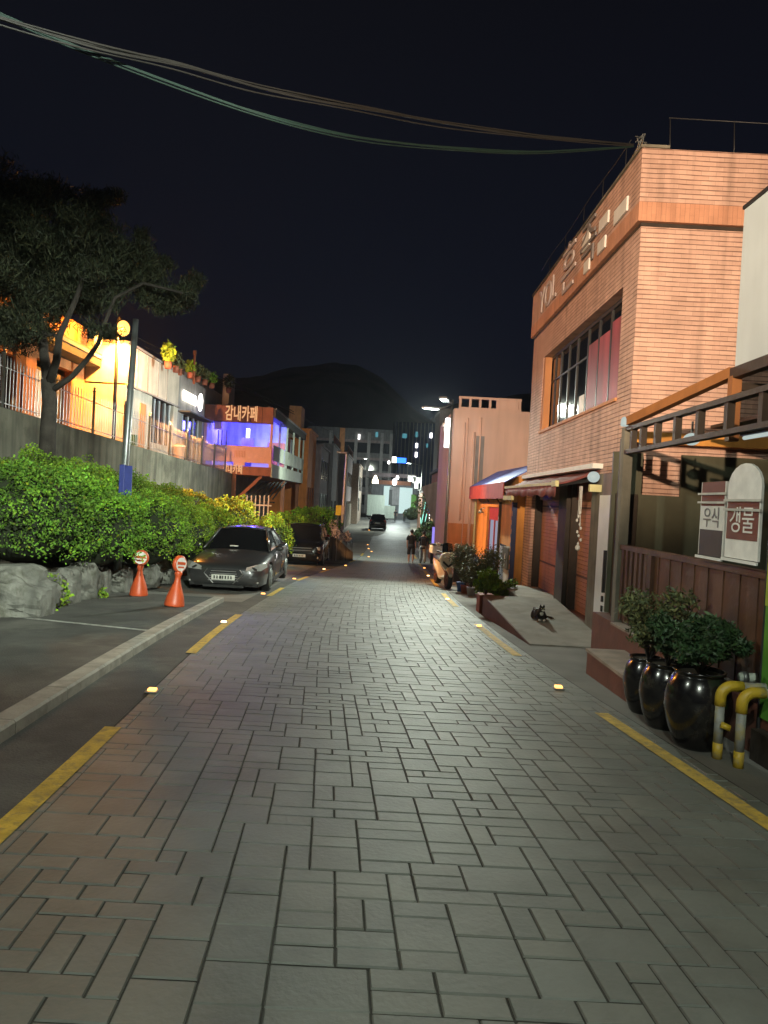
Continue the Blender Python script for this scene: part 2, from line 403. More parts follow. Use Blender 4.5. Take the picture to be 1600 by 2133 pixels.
MT.update(
    sodium=emis('sodium_glow', (1, .48, .10), 2.6), led=emis('led_glow', (.9, 1, .93), 40),
    stud=emis('stud_glow', (1, .42, .10), 4), stud_hot=emis('stud_hot', (1, .62, .25), 6),
    blue_e=emis('blue_light', (.10, .09, 1), 1.6), shop_e=emis('shop_window_glow', (.75, 1, .97), .75),
    white_e=emis('white_glow', (1, .97, .92), 5), sign_e=emis('sign_glow', (1, .93, .75), 4), bluesign_e=emis('blue_sign_glow', (.02, .16, 1), 3.2),
    cyan_e=emis('cyan_window', (.2, .75, .9), .35), warm_e=emis('warm_window', (1, .62, .3), .5), purple_e=emis('purple_tube', (.35, .28, 1), 1.0),
    mint_e=emis('mint_string', (.35, 1, .8), 1.3), lamp_e=emis('lamp_glow', (1, .9, .6), 6), glow_dim=emis('lamp_globe', (.8, .95, .9), .55),
    headlamp_e=emis('head_glow', (1, .42, .14), .6), peach_l=emis('lit_letter', (1, .50, .22), .85),
)

# ------------------------------------------------------------------ street lamps, some unseen and added for their light
COOL = (.90, 1.0, .84); WARM = (1.0, .74, .50); SOD = (1.0, .34, .035)
P_COOL, P_WARM, P_SOD, P_LED = 1900, 31000, 1300, 5400

def led_street_lamp(name, label, base, top, heads, power, aimdir=None, group='street lamps', pole_r=.06, cone=150):
    t = thing(name, label, 'street lamp', base, 0, group)
    mb = MB(); mb.tube([base, (base[0], base[1], top)], [pole_r, pole_r * .7], 12)
    mb.build('pole', MT['steel'], t, True)
    for hh in heads:
        h, d = hh[0], hh[1]; aim = hh[2] if len(hh) > 2 else None; pw = hh[3] if len(hh) > 3 else power; cn_ = hh[4] if len(hh) > 4 else cone; bl_ = hh[5] if len(hh) > 5 else 1.0
        h = Vector(h); d = Vector(d).normalized()
        mb = MB(); mb.tube([(base[0], base[1], top - .15), h - d * .3], .03, 8); mb.build('arm', MT['steel'], t, True)
        rot = d.to_track_quat('X', 'Z').to_matrix()
        mb = MB(); mb.obox(h, .62, .26, .07, rot); hd = mb.build('lamp_head', MT['grey_wall'], t, bevel=.01)
        mb = MB(); mb.obox(h - Vector((0, 0, .042)), .46, .20, .012, rot); mb.build('lens', MT['led'], hd)
        light('lamp_light', 'SPOT', h - Vector((0, 0, .10)), pw, COOL, t, .12, aim or (h - Vector((0, 0, 3))), cn_, bl_)
    return t

led_street_lamp('street_lamp', 'tall steel street lamp with two white lights at the corner of the pink building', (2.28, 25.9, gz(25.9)), 5.35,
                [((1.79, 23.4, 5.0), (-.25, -1, .0), (-1.5, 15.5, -.6), P_LED, 100), ((1.45, 24.6, 4.85), (-1, -.35, .0), (-8.2, 27.0, 3.0), 9000, 92)], P_LED)
# unseen lamps added to light road, hedge and wall; one farther down the street
t = led_street_lamp('street_lamp', 'steel street lamp added unseen behind the viewpoint on the right kerb', (3.4, -4.0, gz(-4)), 6.8,  # unseen lamp added for the near road, its second head for the hedge
                    [((-.9, -3.2, 6.6), (-1, .2, 0), None, P_COOL, 142, .35), ((1.6, -3.0, 6.9), (-.8, 1, 0), (-6.2, 14.5, .9), 21000, 40)], P_COOL, cone=142)
led_street_lamp('street_lamp', 'far steel street lamp lighting the pale end of the street', (4.2, 84, gz(84)), 6.0, [((2.6, 83, 6.0), (-1, -.2, 0))], 9000)
led_street_lamp('street_lamp', 'steel street lamp added out of view on the left pavement opposite the terrace', (-4.6, 3.4, gz(3.4)), 5.2,  # unseen lamp added to brighten the sign boards and terrace front
                [((-4.0, 3.5, 5.1), (1, .1, 0), (3.3, 8.0, 2.7), 1500, 56, .7)], 100)
t = thing('added_flood_lamp', 'unseen warm flood lamp added on a post behind the viewpoint', 'flood lamp', (-4.3, -9.0, gz(-9)), 0, 'flood lamps')  # unseen flood added to light the brick and pink walls
MB().tube([(-4.3, -9, gz(-9)), (-4.3, -9, 4.6)], .05, 10).build('pole', MT['dark_metal'], t, True)
MB().obox((-4.3, -8.95, 4.7), .4, .16, .28).build('lamp_head', MT['dark_metal'], t, bevel=.01)
light('added_flood_light', 'SPOT', (-4.3, -8.8, 4.7), P_WARM, WARM, t, .12, (3.4, 13, 6.9), 34, .75)

# ------------------------------------------------------------------ ground, road, kerb
rng = random.Random(7)
_ly = [-12, 0, 3.45, 5.3, 8.3, 11.5, 19.7, 30, 40, 50, 80, 112]
_lx = [-1.3, -1.6, -1.78, -1.92, -2.2, -2.37, -2.43, -1.75, -1.25, -1.1, -.9, 0.1]
_ry = [-12, 0, 4.1, 6.5, 9.3, 12.2, 16.5, 27.7, 37, 50, 80, 112]
_rx = [2.9, 2.6, 2.31, 2.06, 1.82, 1.72, 1.62, 1.78, 2.0, 2.1, 2.9, 3.9]
def sm(xs, ys):
    t = np.interp(_ty, xs, ys); t = np.convolve(np.pad(t, 4, mode='edge'), np.ones(9) / 9, 'valid')
    return lambda y: float(np.interp(y, _ty, t))
LX, RX = sm(_ly, _lx), sm(_ry, _rx)

def ribbon(name, xl, xr, y0, y1, dz, m, step=.5, kind='structure', n=1, h=0.0):
    mb = MB(); ys = np.linspace(y0, y1, max(2, int((y1 - y0) / step) + 1)); vs_ = []; fs = []
    for y in ys:
        a, b = xl(y), xr(y)
        for j in range(n + 1): vs_.append((a + (b - a) * j / n, y, gz(y) + dz))
    w = n + 1
    for i in range(len(ys) - 1):
        for j in range(n): fs.append((i * w + j, i * w + j + 1, (i + 1) * w + j + 1, (i + 1) * w + j))
    mb.add(vs_, fs)
    return mb.build(name, m, kind=kind)

g = MB(); ys = list(np.arange(-40, 160, 1.0)) + [180, 220, 300, 420, 700]; xs = [-500, -60, -20, -8, 0, 8, 20, 60, 500]
for y in ys:
    for x in xs: g.v.append((x, y, gz(min(y, 419))))
for i in range(len(ys) - 1):
    for j in range(len(xs) - 1):
        w = len(xs); g.f.append((i * w + j, i * w + j + 1, (i + 1) * w + j + 1, (i + 1) * w + j))
g.build('ground', MT['ground'], kind='structure')

# paved road: separate blocks laid in a random ashlar bond over a dark joint bed
ribbon('road_bed', lambda y: LX(y) - .02, lambda y: RX(y) + .22, -4, 113, .004, MT['joint'])
CELL = .118; mb = MB(); Ymin, Ymax = 1.0, 64.0
nw = 39; nh = int((Ymax - Ymin) / CELL); occ = np.zeros((nw, nh), bool)
prng = random.Random(3)
for j in range(nh):
    for i in range(nw):
        if occ[i, j]: continue
        opts = [(2, 2), (2, 2), (2, 1), (2, 1), (2, 1), (2, 2), (3, 1), (1, 2), (1, 1), (2, 1), (3, 2)]
        prng.shuffle(opts)
        for (a, b) in opts + [(1, 1)]:
            if (a, b) == (1, 1) and prng.random() < .55 and opts: 
                if (a, b) != opts[-1]: continue
            if i + a <= nw and j + b <= nh and not occ[i:i + a, j:j + b].any(): break
        else: a, b = 1, 1
        if i + a > nw or j + b > nh or occ[i:i + a, j:j + b].any(): a, b = 1, 1
        occ[i:i + a, j:j + b] = True
        yc = Ymin + (j + b / 2) * CELL; cx = (LX(yc) + RX(yc)) / 2 + .1
        s0, s1 = (i - nw / 2) * CELL, (i + a - nw / 2) * CELL
        hw0 = (LX(yc) - .0) - cx; hw1 = (RX(yc) + .2) - cx
        s0c, s1c = max(s0, hw0), min(s1, hw1)
        if s1c - s0c < .04: continue
        g1 = .0024 + prng.random() * .0022; g2 = .0036 + prng.random() * .0026
        y0, y1 = Ymin + j * CELL + g2, Ymin + (j + b) * CELL - g2
        wv = prng.uniform(-.003, .003); hz = prng.uniform(-.0012, .0012)
        def pt(s, y, z):
            return ((LX(y) + RX(y)) / 2 + .1 + s, y + wv, gz(y) + z)
        x0, x1 = s0c + g1, s1c - g1; ch = .004
        q = [pt(x0, y0, .006), pt(x1, y0, .006), pt(x1, y1, .006), pt(x0, y1, .006),
             pt(x0 + ch, y0 + ch, .013 + hz), pt(x1 - ch, y0 + ch, .013 + hz), pt(x1 - ch, y1 - ch, .013 + hz), pt(x0 + ch, y1 - ch, .013 + hz)]
        v_ = prng.uniform(.90, 1.08); tint = prng.uniform(-.025, .02)
        mb.add(q, [(4, 5, 6, 7), (0, 1, 5, 4), (1, 2, 6, 5), (2, 3, 7, 6), (3, 0, 4, 7)], (v_ * (1 + tint), v_, v_ * (1 - tint)))
mb.build('road', MT['paver'], kind='structure')
ribbon('road', LX, lambda y: RX(y) + .2, 63.9, 113, .012, MT['paver'])
# white apron: the far lit road surface continues as concrete beyond the blocks

def dash(side, y0, y1, w=.125):
    f = LX if side == 'l' else RX
    dz = .0195
    ribbon('road_marking', lambda y: f(y) - w / 2, lambda y: f(y) + w / 2, y0, y1, dz, MT['yellow'], .25)
for a, b in ((1.8, 5.25), (8.3, 12.0), (15.4, 17.6), (20.3, 22.2), (24.6, 27.0), (34, 37), (42, 45)): dash('l', a, b)
for a, b in ((.5, 6.45), (9.3, 12.35), (15.2, 18.4), (20.8, 24.4), (26.4, 30.0), (34, 37), (42, 46)): dash('r', a, b)

KX = sm([-12, 0, 4.7, 9, 13.9, 20], [-1.9, -2.15, -2.50, -2.82, -3.05, -3.2])
def kerb():
    mb = MB(); y = -3.0
    while y < 13.7:
        y1 = min(y + 1.0, 13.85)
        a0, a1 = KX(y), KX(y1 - .014); h0, h1 = gz(y), gz(y1)
        w = .20; c = .018; H = .11
        def sec(yy, x, h): return [(x - w, yy, h - .05), (x, yy, h - .05), (x, yy, h + H - c), (x - c, yy, h + H), (x - w + c, yy, h + H), (x - w, yy, h + H - c)]
        mb.loft([sec(y, a0, h0), sec(y1 - .014, a1, h1)])
        y = y1
    return mb.build('kerb', MT['kerb'], kind='structure')
kerb()
# strip of patched asphalt between the kerb and the yellow line, and the raised parking strip behind the kerb
ribbon('road_edge', lambda y: KX(y) + .0 if y < 13.9 else -5.0, lambda y: LX(y) - .02, -4, 33, .008, MT['asphalt'])
ribbon('pavement', lambda y: -7.2, lambda y: KX(y) - .20, -4, 13.85, .085, MT['asphalt'])
mb = MB(); mb.box(-7.2, -3.2, 13.84, 13.9, gz(13.87) - .1, gz(13.87) + .0845); mb.build('pavement', MT['asphalt'], kind='structure')
ribbon('pavement', lambda y: -7.2, lambda y: -2.7, 13.9, 33, .016, MT['ground'])
mb = MB()
a, b = at(30, 1307, 9.6), at(330, 1320, 9.1)
for (x0, x1, ya_, yb_) in ((-5.35, -2.98, 9.95, 9.28),):
    n = 10; vs_ = []
    for i in range(n + 1):
        x = x0 + (x1 - x0) * i / n; y = ya_ + (yb_ - ya_) * i / n
        vs_ += [(x, y, gz(y) + .0895), (x, y + .10, gz(y + .1) + .0895)]
    mb.add(vs_, [(2 * i, 2 * i + 2, 2 * i + 3, 2 * i + 1) for i in range(n)])
mb.build('road_marking', MT['white_line'], kind='structure')

# glowing road studs
def stud(u, v, y, label, hot=False, group='glowing studs set along the yellow lines', s=1.0):
    p = at(u, v, y); z = gz(y) + .018
    t = thing('road_stud', label, 'road stud', (p.x, y, z), 0, group)
    MB().obox((p.x, y, z + .006), .11, .11, .014).build('casing', MT['steel'], t, bevel=.003)
    MB().obox((p.x, y, z + .022), .065 * s, .055 * s, .020 * s).build('lens', MT['stud_hot'] if hot else MT['stud'], t, bevel=.004)
def gy(u, v):
    y = 3.0
    for _ in range(60):
        p = at(u, v, y); d = p.z - gz(y); y += d * 1.5 if d > 0 else d * 1.5
        y = max(2, min(y, 200))
    return y
for i, (u, v, lb) in enumerate([
    (317, 1445, 'orange stud glowing near the kerb, nearest on the left'), (466, 1300, 'white hot stud at the far end of the second yellow dash on the left'),
    (1163, 1438, 'orange stud glowing between the two nearest yellow dashes on the right'), (998, 1308, 'stud at the far end of the yellow dash beside the ramp'),
    (932, 1251, 'stud on the small yellow dash beside the flower pots'), (892, 1201, 'stud beside the scooter wheel on the right'), (884, 1184, 'stud just behind the two walkers'),
    (548, 1240, 'stud in front of the graphite saloon wheel'), (613, 1208, 'stud between the saloon and the black van'), (675, 1187, 'stud beside the black van'),
    (720, 1179, 'stud beyond the black van beside the ramp wall'), (768, 1160, 'stud in the dark dip of the road, nearest of the far row'), (774, 1149, 'stud in the dark dip, second of the far row'),
    (768, 1143, 'stud in the dark dip, third of the far row'), (766, 1135, 'stud in the dark dip, fourth of the far row'), (769, 1104, 'lone stud below the far parked black car')]):
    y = gy(u, v)
    stud(u, v, y, lb, hot=(i in (1, 5, 9, 4)), s=1.0 + y / 70)

# ------------------------------------------------------------------ hills
def hill(name, prof, y, depth, m, label_kind='structure'):
    mb = MB(); n = len(prof); secs = []
    for k, (dy, hf) in enumerate(((0, 0.0), (20, .75), (depth * .5, 1.0), (depth, .55))):
        secs.append([(x * (1 + dy / 900), y + dy, -2 + (z + 2) * hf + (noise.noise(Vector((x * .03, dy * .05, 1))) * 4 if hf > 0 else 0)) for x, z in prof])
    vs_ = [p for s in secs for p in s]; fs = []
    for i in range(3):
        for j in range(n - 1): fs.append((i * n + j, i * n + j + 1, (i + 1) * n + j + 1, (i + 1) * n + j))
    mb.add(vs_, fs); return mb.build(name, m, kind=label_kind, smooth=True)
def prof_px(pts, Y):
    out = []
    for i in range(len(pts) - 1):
        (u0, v0), (u1, v1) = pts[i], pts[i + 1]; k = max(1, int((u1 - u0) / 12))
        for j in range(k):
            f = j / k; u = u0 + (u1 - u0) * f; v = v0 + (v1 - v0) * f + 2.5 * noise.noise(Vector((u * .08, Y, 0)))
            p = at(u, v, Y); out.append((p.x, p.z))
    return out
hill('hills', prof_px([(-500, 1000), (100, 820), (300, 770), (420, 745), (520, 738), (600, 712), (680, 700), (740, 712), (800, 745), (860, 800), (930, 862), (1000, 900), (1300, 960)], 430), 430, 160, MT['hill'])
hill('hills', prof_px([(700, 960), (850, 880), (950, 820), (1030, 792), (1110, 785), (1300, 800), (1700, 900), (2300, 980)], 520), 520, 160, MT['hill'])

# ------------------------------------------------------------------ bank, boulders, hedge, retaining wall, terrace
mb = MB(); secs = []
for y in np.arange(4, 34.5, 1.0):
    h = gz(y); secs.append([(-5.45, y, h - .1), (-5.6, y, h + .55), (-6.6, y, h + 1.2), (-8.05, y, 1.9 - max(0, y - 14) * .05 + .1), (-8.05, y, h - .2)])
mb.loft([s for s in secs]); mb.build('bank', MT['soil'], kind='structure')
MB().box(-40, -8.35, -6, 120, -3, 2.72).build('terrace_ground', MT['ground'], kind='structure')
mb = MB(); secs = []
for y in np.arange(-2, 38, 1.0):
    zt = 3.12 - max(0, (y - 14)) * .025
    secs.append([(-8.30, y, -1.8), (-8.0, y, -1.8), (-8.0, y, zt - .01), (-8.02, y, zt), (-8.28, y, zt), (-8.30, y, zt - .01)])
mb.loft(secs); mb.build('retaining_wall', MT['conc_wall'], label='streaked old concrete retaining wall below the terrace railing', cat='wall')

def rock(c, r, seed, label, flat=.8):
    mb = MB(); mb.ball((0, 0, 0), 1, n=34, k=24)
    out = []
    for v in mb.v:
        v = Vector(v); n1 = noise.noise(v * 1.1 + Vector((seed * 7.3, 0, 0))); n2 = noise.noise(v * 3 + Vector((0, seed, 0))); n3 = noise.noise(v * 8 + Vector((seed, 0, 3)))
        v = v * (1 + .38 * n1 + .16 * n2 + .06 * n3)
        v.x = max(-.8, min(.8, v.x)); v.z = max(-.6, min(.95, v.z))
        out.append((c[0] + v.x * r[0], c[1] + v.y * r[1], c[2] + v.z * r[2]))
    mb.v = out
    o = mb.build('boulder', MT['rock'], smooth=False, label=label, cat='boulder', group='boulders along the foot of the bank')
    return o
rocks = [(30, 1222, 10.4, (.75, .62, .55), 'largest pale boulder leaning at the left edge of the photo below the hedge'), (95, 1215, 11.3, (.35, .4, .42), 'small boulder with weeds right of the largest boulder'),
         (140, 1212, 11.8, (.36, .4, .46), 'grey boulder below the thickest part of the hedge'), (186, 1208, 12.6, (.38, .42, .52), 'tall boulder left of the lamp post'),
         (222, 1212, 13.3, (.26, .3, .40), 'narrow boulder touching the lamp post'), (272, 1212, 14.2, (.40, .4, .40), 'boulder between the lamp post and the round orange sign'),
         (338, 1200, 15.6, (.55, .5, .42), 'flat boulder between the two orange signs'), (366, 1190, 17.0, (.5, .5, .4), 'shadowed boulder left of the graphite saloon')]
for i, (u, v, y, r, lb) in enumerate(rocks):
    p = at(u, v, y); r = (r[0] * .95, r[1], r[2] * .86); rock((min(p.x, -5.3), y, gz(y) + .06 + r[2] * .6), r, i + 1, lb)

def leaf_cloud(mb, c, r, n, size, seed, bot=-.5, tilt=None, aspect=1.6, shell=(.72, 1.06), lum=(.55, 1.5), lump=.22, tint=(1, 1, 1), clumpy=0):
    rs = np.random.RandomState(seed); c = np.array(c); r = np.array(r)
    d = rs.normal(size=(n, 3)); d /= np.linalg.norm(d, axis=1)[:, None]
    d[:, 2] = np.where(d[:, 2] < bot, -d[:, 2], d[:, 2])
    rad = rs.uniform(shell[0], shell[1], n) ** .7
    lmp = np.array([noise.noise(Vector((q[0] * 2.3 + seed, q[1] * 2.3, q[2] * 2.3))) + .5 * noise.noise(Vector((q[0] * 6 + seed, q[1] * 6, q[2] * 6))) for q in d])
    p = c + d * (rad * (1 + lump * lmp))[:, None] * r
    a = rs.normal(size=(n, 3)) + d * .4
    if tilt is not None: a = a * .6 + np.array(tilt)
    a /= np.linalg.norm(a, axis=1)[:, None]
    b = np.cross(a, rs.normal(size=(n, 3))); b /= np.linalg.norm(b, axis=1)[:, None]
    s = size * rs.uniform(.6, 1.3, n)[:, None]
    q = np.stack([p - a * s * aspect / 2, p + b * s / 2, p + a * s * aspect / 2, p - b * s / 2], 1).reshape(-1, 3)
    base = len(mb.v); mb.v += [tuple(x) for x in q.tolist()]
    mb.f += [(base + 4 * i, base + 4 * i + 1, base + 4 * i + 2, base + 4 * i + 3) for i in range(n)]
    l = rs.uniform(lum[0], lum[1], n); w = rs.uniform(-.18, .18, n)
    if clumpy:
        l = l * np.clip(.85 + clumpy * lmp, .35, 1.6); dry = rs.uniform(0, 1, n) < .035; w = np.where(dry, .75, w); l = np.where(dry, l * .8, l)
    for i in range(n):
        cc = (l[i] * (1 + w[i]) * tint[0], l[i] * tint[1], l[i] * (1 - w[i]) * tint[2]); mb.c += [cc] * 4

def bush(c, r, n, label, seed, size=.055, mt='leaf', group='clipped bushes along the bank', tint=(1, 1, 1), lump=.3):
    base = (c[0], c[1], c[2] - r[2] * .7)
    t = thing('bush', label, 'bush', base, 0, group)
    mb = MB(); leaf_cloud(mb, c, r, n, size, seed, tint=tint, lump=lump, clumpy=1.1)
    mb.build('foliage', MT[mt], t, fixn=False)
    mb = MB(); mb.ball(c, r[0] * .8, r[1] * .8, r[2] * .8, 14, 9); mb.build('inner_fill', MT['core'], t, True)  # solid dark ball filling the bush behind its leaves
bl = [(35, 1070, 11.6, (1.25, 1.3, .92), 'large dark green bush at the left edge of the photo above the boulders'),
      (175, 1098, 12.9, (1.1, 1.1, .86), 'bright green bush hanging over boulders left of the lamp post'),
      (95, 1020, 14.2, (1.3, 1.2, .78), 'bush growing round the foot of the dark tree trunk'),
      (300, 1100, 15.2, (.95, 1.2, .92), 'bright green bush behind the round orange sign'),
      (215, 1040, 16.3, (1.15, 1.2, .80), 'upper bush against the wall behind the lamp post'),
      (385, 1112, 18.2, (.80, 1.3, .84), 'lime green bush just left of the graphite saloon'),
      (320, 1058, 19.5, (1.15, 1.4, .74), 'bush behind the lamp post blue plate, against the wall'),
      (428, 1100, 21.5, (.85, 1.4, .80), 'rounded bush above the bonnet of the graphite saloon'),
      (382, 1050, 23.5, (1.1, 1.4, .62), 'bush with orange sodium lamplight put into its leaf colour below the wall'),
      (478, 1075, 25.5, (.9, 1.2, .86), 'loose bush with orange lamplight put into its leaf colour below the cafe post'),
      (560, 1112, 29.0, (.92, 1.0, .90), 'round yellow green bush between the saloon and the black van'),
      (600, 1092, 33.5, (.9, 1.0, .72), 'small mid green bush left above the black van'),
      (652, 1086, 36.5, (1.25, 1.3, .98), 'dark green bush right above the black van')]
for i, (u, v, y, r, lb) in enumerate(bl):
    p = at(u, v + 9, y); r = (r[0], r[1], r[2] * .97); n = int(17000 * r[0] * r[2] * (1 if y < 20 else .5)); bush((p.x, y, p.z), r, n, lb, 10 + i, .033 if y < 20 else .055, tint=[(.62, .78, .9), (.72, .92, .9), (.8, .85, .8), (.9, 1, .9), (.8, .85, .8), (1.1, 1.05, .8), (.95, .9, .8), (1.15, 1.05, .8), (1.6, .95, .6), (1.6, 1, .6), (1.25, 1.1, .8), (.6, .9, .9), (.5, .95, 1)][i], lump=.42)  # orange and yellow tints put nearby lamplight into the leaf colour; others vary
mb = MB(); 
for (u, v, y, s) in ((75, 1262, 10.7, .22), (52, 1270, 10.4, .16), (98, 1235, 11.2, .28), (205, 1235, 12.8, .12), (300, 1245, 14.2, .1)):
    p = at(u, v, y); leaf_cloud(mb, (p.x, y, p.z), (s * 1.3, s, s), int(900 * s), .05, int(u), bot=-.9)
tag(mb.build('weeds', MT['leaf'], kind='stuff', fixn=False), 'low weeds between the boulders', 'weeds')

# terrace railing
def fence():
    t = thing('terrace_railing', 'stainless spear topped railing along the top of the old concrete wall', 'railing', (-8.15, 8, 3.1))
    ys = list(np.arange(8.0, 36.1, 2.33))
    for i, y in enumerate(ys):
        zt = 3.12 - max(0, y - 14) * .025
        mb = MB(); mb.lathe([(.035, 0), (.035, 1.16), (.055, 1.17), (.055, 1.2), (.02, 1.22), (.045, 1.27), (.0, 1.33)], (-8.15, y, zt - .01), 10); mb.build('post', MT['chrome'], t, True)
        if i == len(ys) - 1: break
        y2 = ys[i + 1]; z2 = 3.12 - max(0, y2 - 14) * .025
        mb = MB(); n = 17 if y < 16 else 14
        for k in (.12, .88): mb.bar((-8.15, y, zt + k), (-8.15, y2, z2 + k), .02, .02)
        for j in range(1, n):
            f = j / n; yy = y + (y2 - y) * f; zz = zt + (z2 - zt) * f
            mb.tube([(-8.15, yy, zz + .04), (-8.15, yy, zz + 1.05), (-8.15, yy, zz + 1.14)], [.0105, .0105, .002], 5, False)
        mb.build('picket_panel', MT['chrome'], t)
fence()

# pine tree
def pine():
    base = at(97, 985, 15.0); base = Vector((base.x, 15.0, 1.7))
    t = thing('pine_tree', 'dark spreading pine with a forked trunk rising from the hedge in front of the railing', 'tree', base)
    P_ = lambda u, v, y=15.0: at(u, v, y)
    mb = MB()
    mb.tube([base, P_(100, 900), P_(104, 840), P_(100, 790)], [.17, .16, .15, .14], 10)
    mb.tube([P_(100, 790), P_(92, 740), P_(88, 690), P_(70, 600), P_(50, 520)], [.12, .10, .09, .06, .03], 8)
    mb.tube([P_(102, 800), P_(118, 750, 14.7), P_(124, 700, 14.4), P_(160, 620, 14.2), P_(190, 520, 14.4)], [.10, .08, .07, .05, .03], 8)
    mb.build('trunk', MT['bark'], t, True)
    for pts, rr in (([(106, 815), (150, 785), (185, 745), (205, 715), (215, 680), (240, 620), (300, 590), (380, 610)], .065), ([(124, 700), (60, 690), (10, 660)], .04), ([(88, 690), (20, 600), (-60, 560)], .05)):
        mb = MB(); n = len(pts); mb.tube([P_(u, v, 15 - .1 * i) for i, (u, v) in enumerate(pts)], [rr * (1 - .7 * i / n) for i in range(n)], 7); mb.build('limb', MT['bark'], t, True)
    mb = MB(); rg = random.Random(5)
    clumps = [(100, 480, .9), (180, 505, .7), (40, 560, .9), (160, 600, .6), (-20, 500, 1.0), (-90, 470, 1.3), (-60, 600, 1.2), (20, 440, .95), (70, 420, .6), (60, 520, 1.1), (150, 455, .75), (195, 440, .5), (140, 540, .95), (215, 480, .55), (20, 600, 1.0), (100, 610, .9),
              (200, 560, .8), (260, 560, .65), (285, 530, .45), (300, 570, .5), (330, 545, .28), (345, 610, .5), (385, 612, .38), (398, 600, .22), (215, 610, .5), (170, 650, .65), (60, 680, .7), (0, 690, .8), (335, 635, .28), (110, 400, .35), (230, 420, .3), (-100, 720, .9), (20, 400, .4)]
    for i, (u, v, r) in enumerate(clumps):
        for k in range(int(3 + r * 7)):
            d = Vector((rg.gauss(0, .42), rg.gauss(0, .6), rg.gauss(0, .34))) * r
            c = P_(u, v, 15 + d.y * 1.2) + Vector((d.x, 0, d.z))
            rr = r * rg.uniform(.28, .48) + .08
            leaf_cloud(mb, c, (rr, rr, rr * .72), int(90 + 800 * rr), .021, i * 31 + k, bot=-2, aspect=8.0, shell=(.15, 1.1), lum=(.5, 1.5), lump=.4, tilt=(0, 0, .7))
    mb.build('crown', MT['pine'], t, fixn=False)
pine()

# lamp post with blue plate
b = (at(241, 1240, 14).x, 14.0, gz(14) + .085)
t = thing('lamp_post', 'slightly leaning grey steel post with a yellow band between hedge and asphalt', 'post', b)
top = at(283, 665, 14)
mb = MB(); mb.tube([b, (b[0] + (top.x - b[0]) * .5, 14, (b[2] + top.z) / 2), top], [.085, .07, .055], 14); mb.build('shaft', MT['steel'], t, True)
MB().lathe([(.13, 0), (.13, .02), (.095, .03), (.09, .12)], b, 14).build('base_collar', MT['steel'], t, True)
f = .40; MB().lathe([(.078, 0), (.078, .16)], (b[0] + (top.x - b[0]) * .3, 14, b[2] + (top.z - b[2]) * .29), 14).build('reflective_band', MT['cream'], t, True)
p = at(262, 1003, 13.85); 
t = thing('pole_sign', 'small blue upright plate strapped to the grey post in front of the hedge', 'sign', (p.x, 13.85, p.z - .3))
MB().obox(p + Vector((.045, 0, 0)), .15, .02, .62).build('plate', MT['blue_plate'], t, bevel=.004)
MB().obox(p + Vector((-.09, .06, 0)), .10, .10, .66).build('back_box', MT['blue_plate'], t, bevel=.01)
MB().obox(p + Vector((.03, .1, .2)), .2, .04, .02).build('strap', MT['steel'], t)

def atX(u, v, X):
    """world point seen at photo pixel (u, v) on the plane x = X"""
    p = at(u, v, 1.0); return at(u, v, X / p.x)

def part_box(name, m, t, *a, bevel=0, label=None, parent=None):
    return MB().box(*a).build(name, m, parent or t, bevel=bevel, label=label)

# ------------------------------------------------------------------ brick building on the right
FX = 3.48
t = thing('brick_building', 'two storey orange brick building with lettered parapet and one long upper window', 'building', (6, 14, gz(14)))
mb = MB(); x0, x1 = FX, FX + .28
mb.box(x0, x1, 10.3, 10.75, -1.2, 2.2); mb.box(x0, x1, 16.8, 17.6, -1.4, 2.2)
mb.box(x0, x1, 10.3, 17.6, 2.2, 3.35); mb.box(x0, x1, 10.3, 10.95, 3.35, 5.05); mb.box(x0, x1, 16.4, 17.6, 3.35, 5.05)
mb.box(x0, x1, 10.3, 17.6, 5.05, 5.72); mb.box(x1, 10.5, 10.3, 10.6, -1.2, 5.72)
mb.build('wall', MT['brick'], t)
mb = MB(); mb.box(x1, 10.5, 17.3, 17.6, -1.4, 5.72); mb.box(10.2, 10.5, 10.6, 17.3, -1.2, 5.72); mb.box(x1, 10.2, 10.6, 17.3, 5.5, 5.7); mb.box(x1, 10.2, 10.6, 17.3, 2.6, 2.8)
mb.build('inner_wall', MT['offwhite'], t)
mb = MB(); px = FX - .07
mb.box(px, px + .35, 10.22, 17.66, 6.04, 6.80); mb.box(px + .35, 10.5, 10.22, 10.5, 6.04, 6.80); mb.box(px + .35, 10.5, 17.4, 17.66, 6.04, 6.8)
pa = mb.build('parapet', MT['brick'], t)
mb = MB(); mb.box(px - .004, px + .35, 10.214, 17.66, 5.77, 6.04); mb.box(px + .35, 10.5, 10.214, 10.5, 5.77, 6.04)
mb.build('soldier_course', MT['brick_soldier'], pa)
part_box('coping', MT['pillar'], t, px - .03, px + .38, 10.19, 17.69, 6.80, 6.84)
mb = MB(); mb.box(px + .06, 10.5, 10.28, 17.6, 5.72, 5.77); mb.build('dark_strip', MT['dark_wood'], t)  # dark strip drawn below the parapet overhang
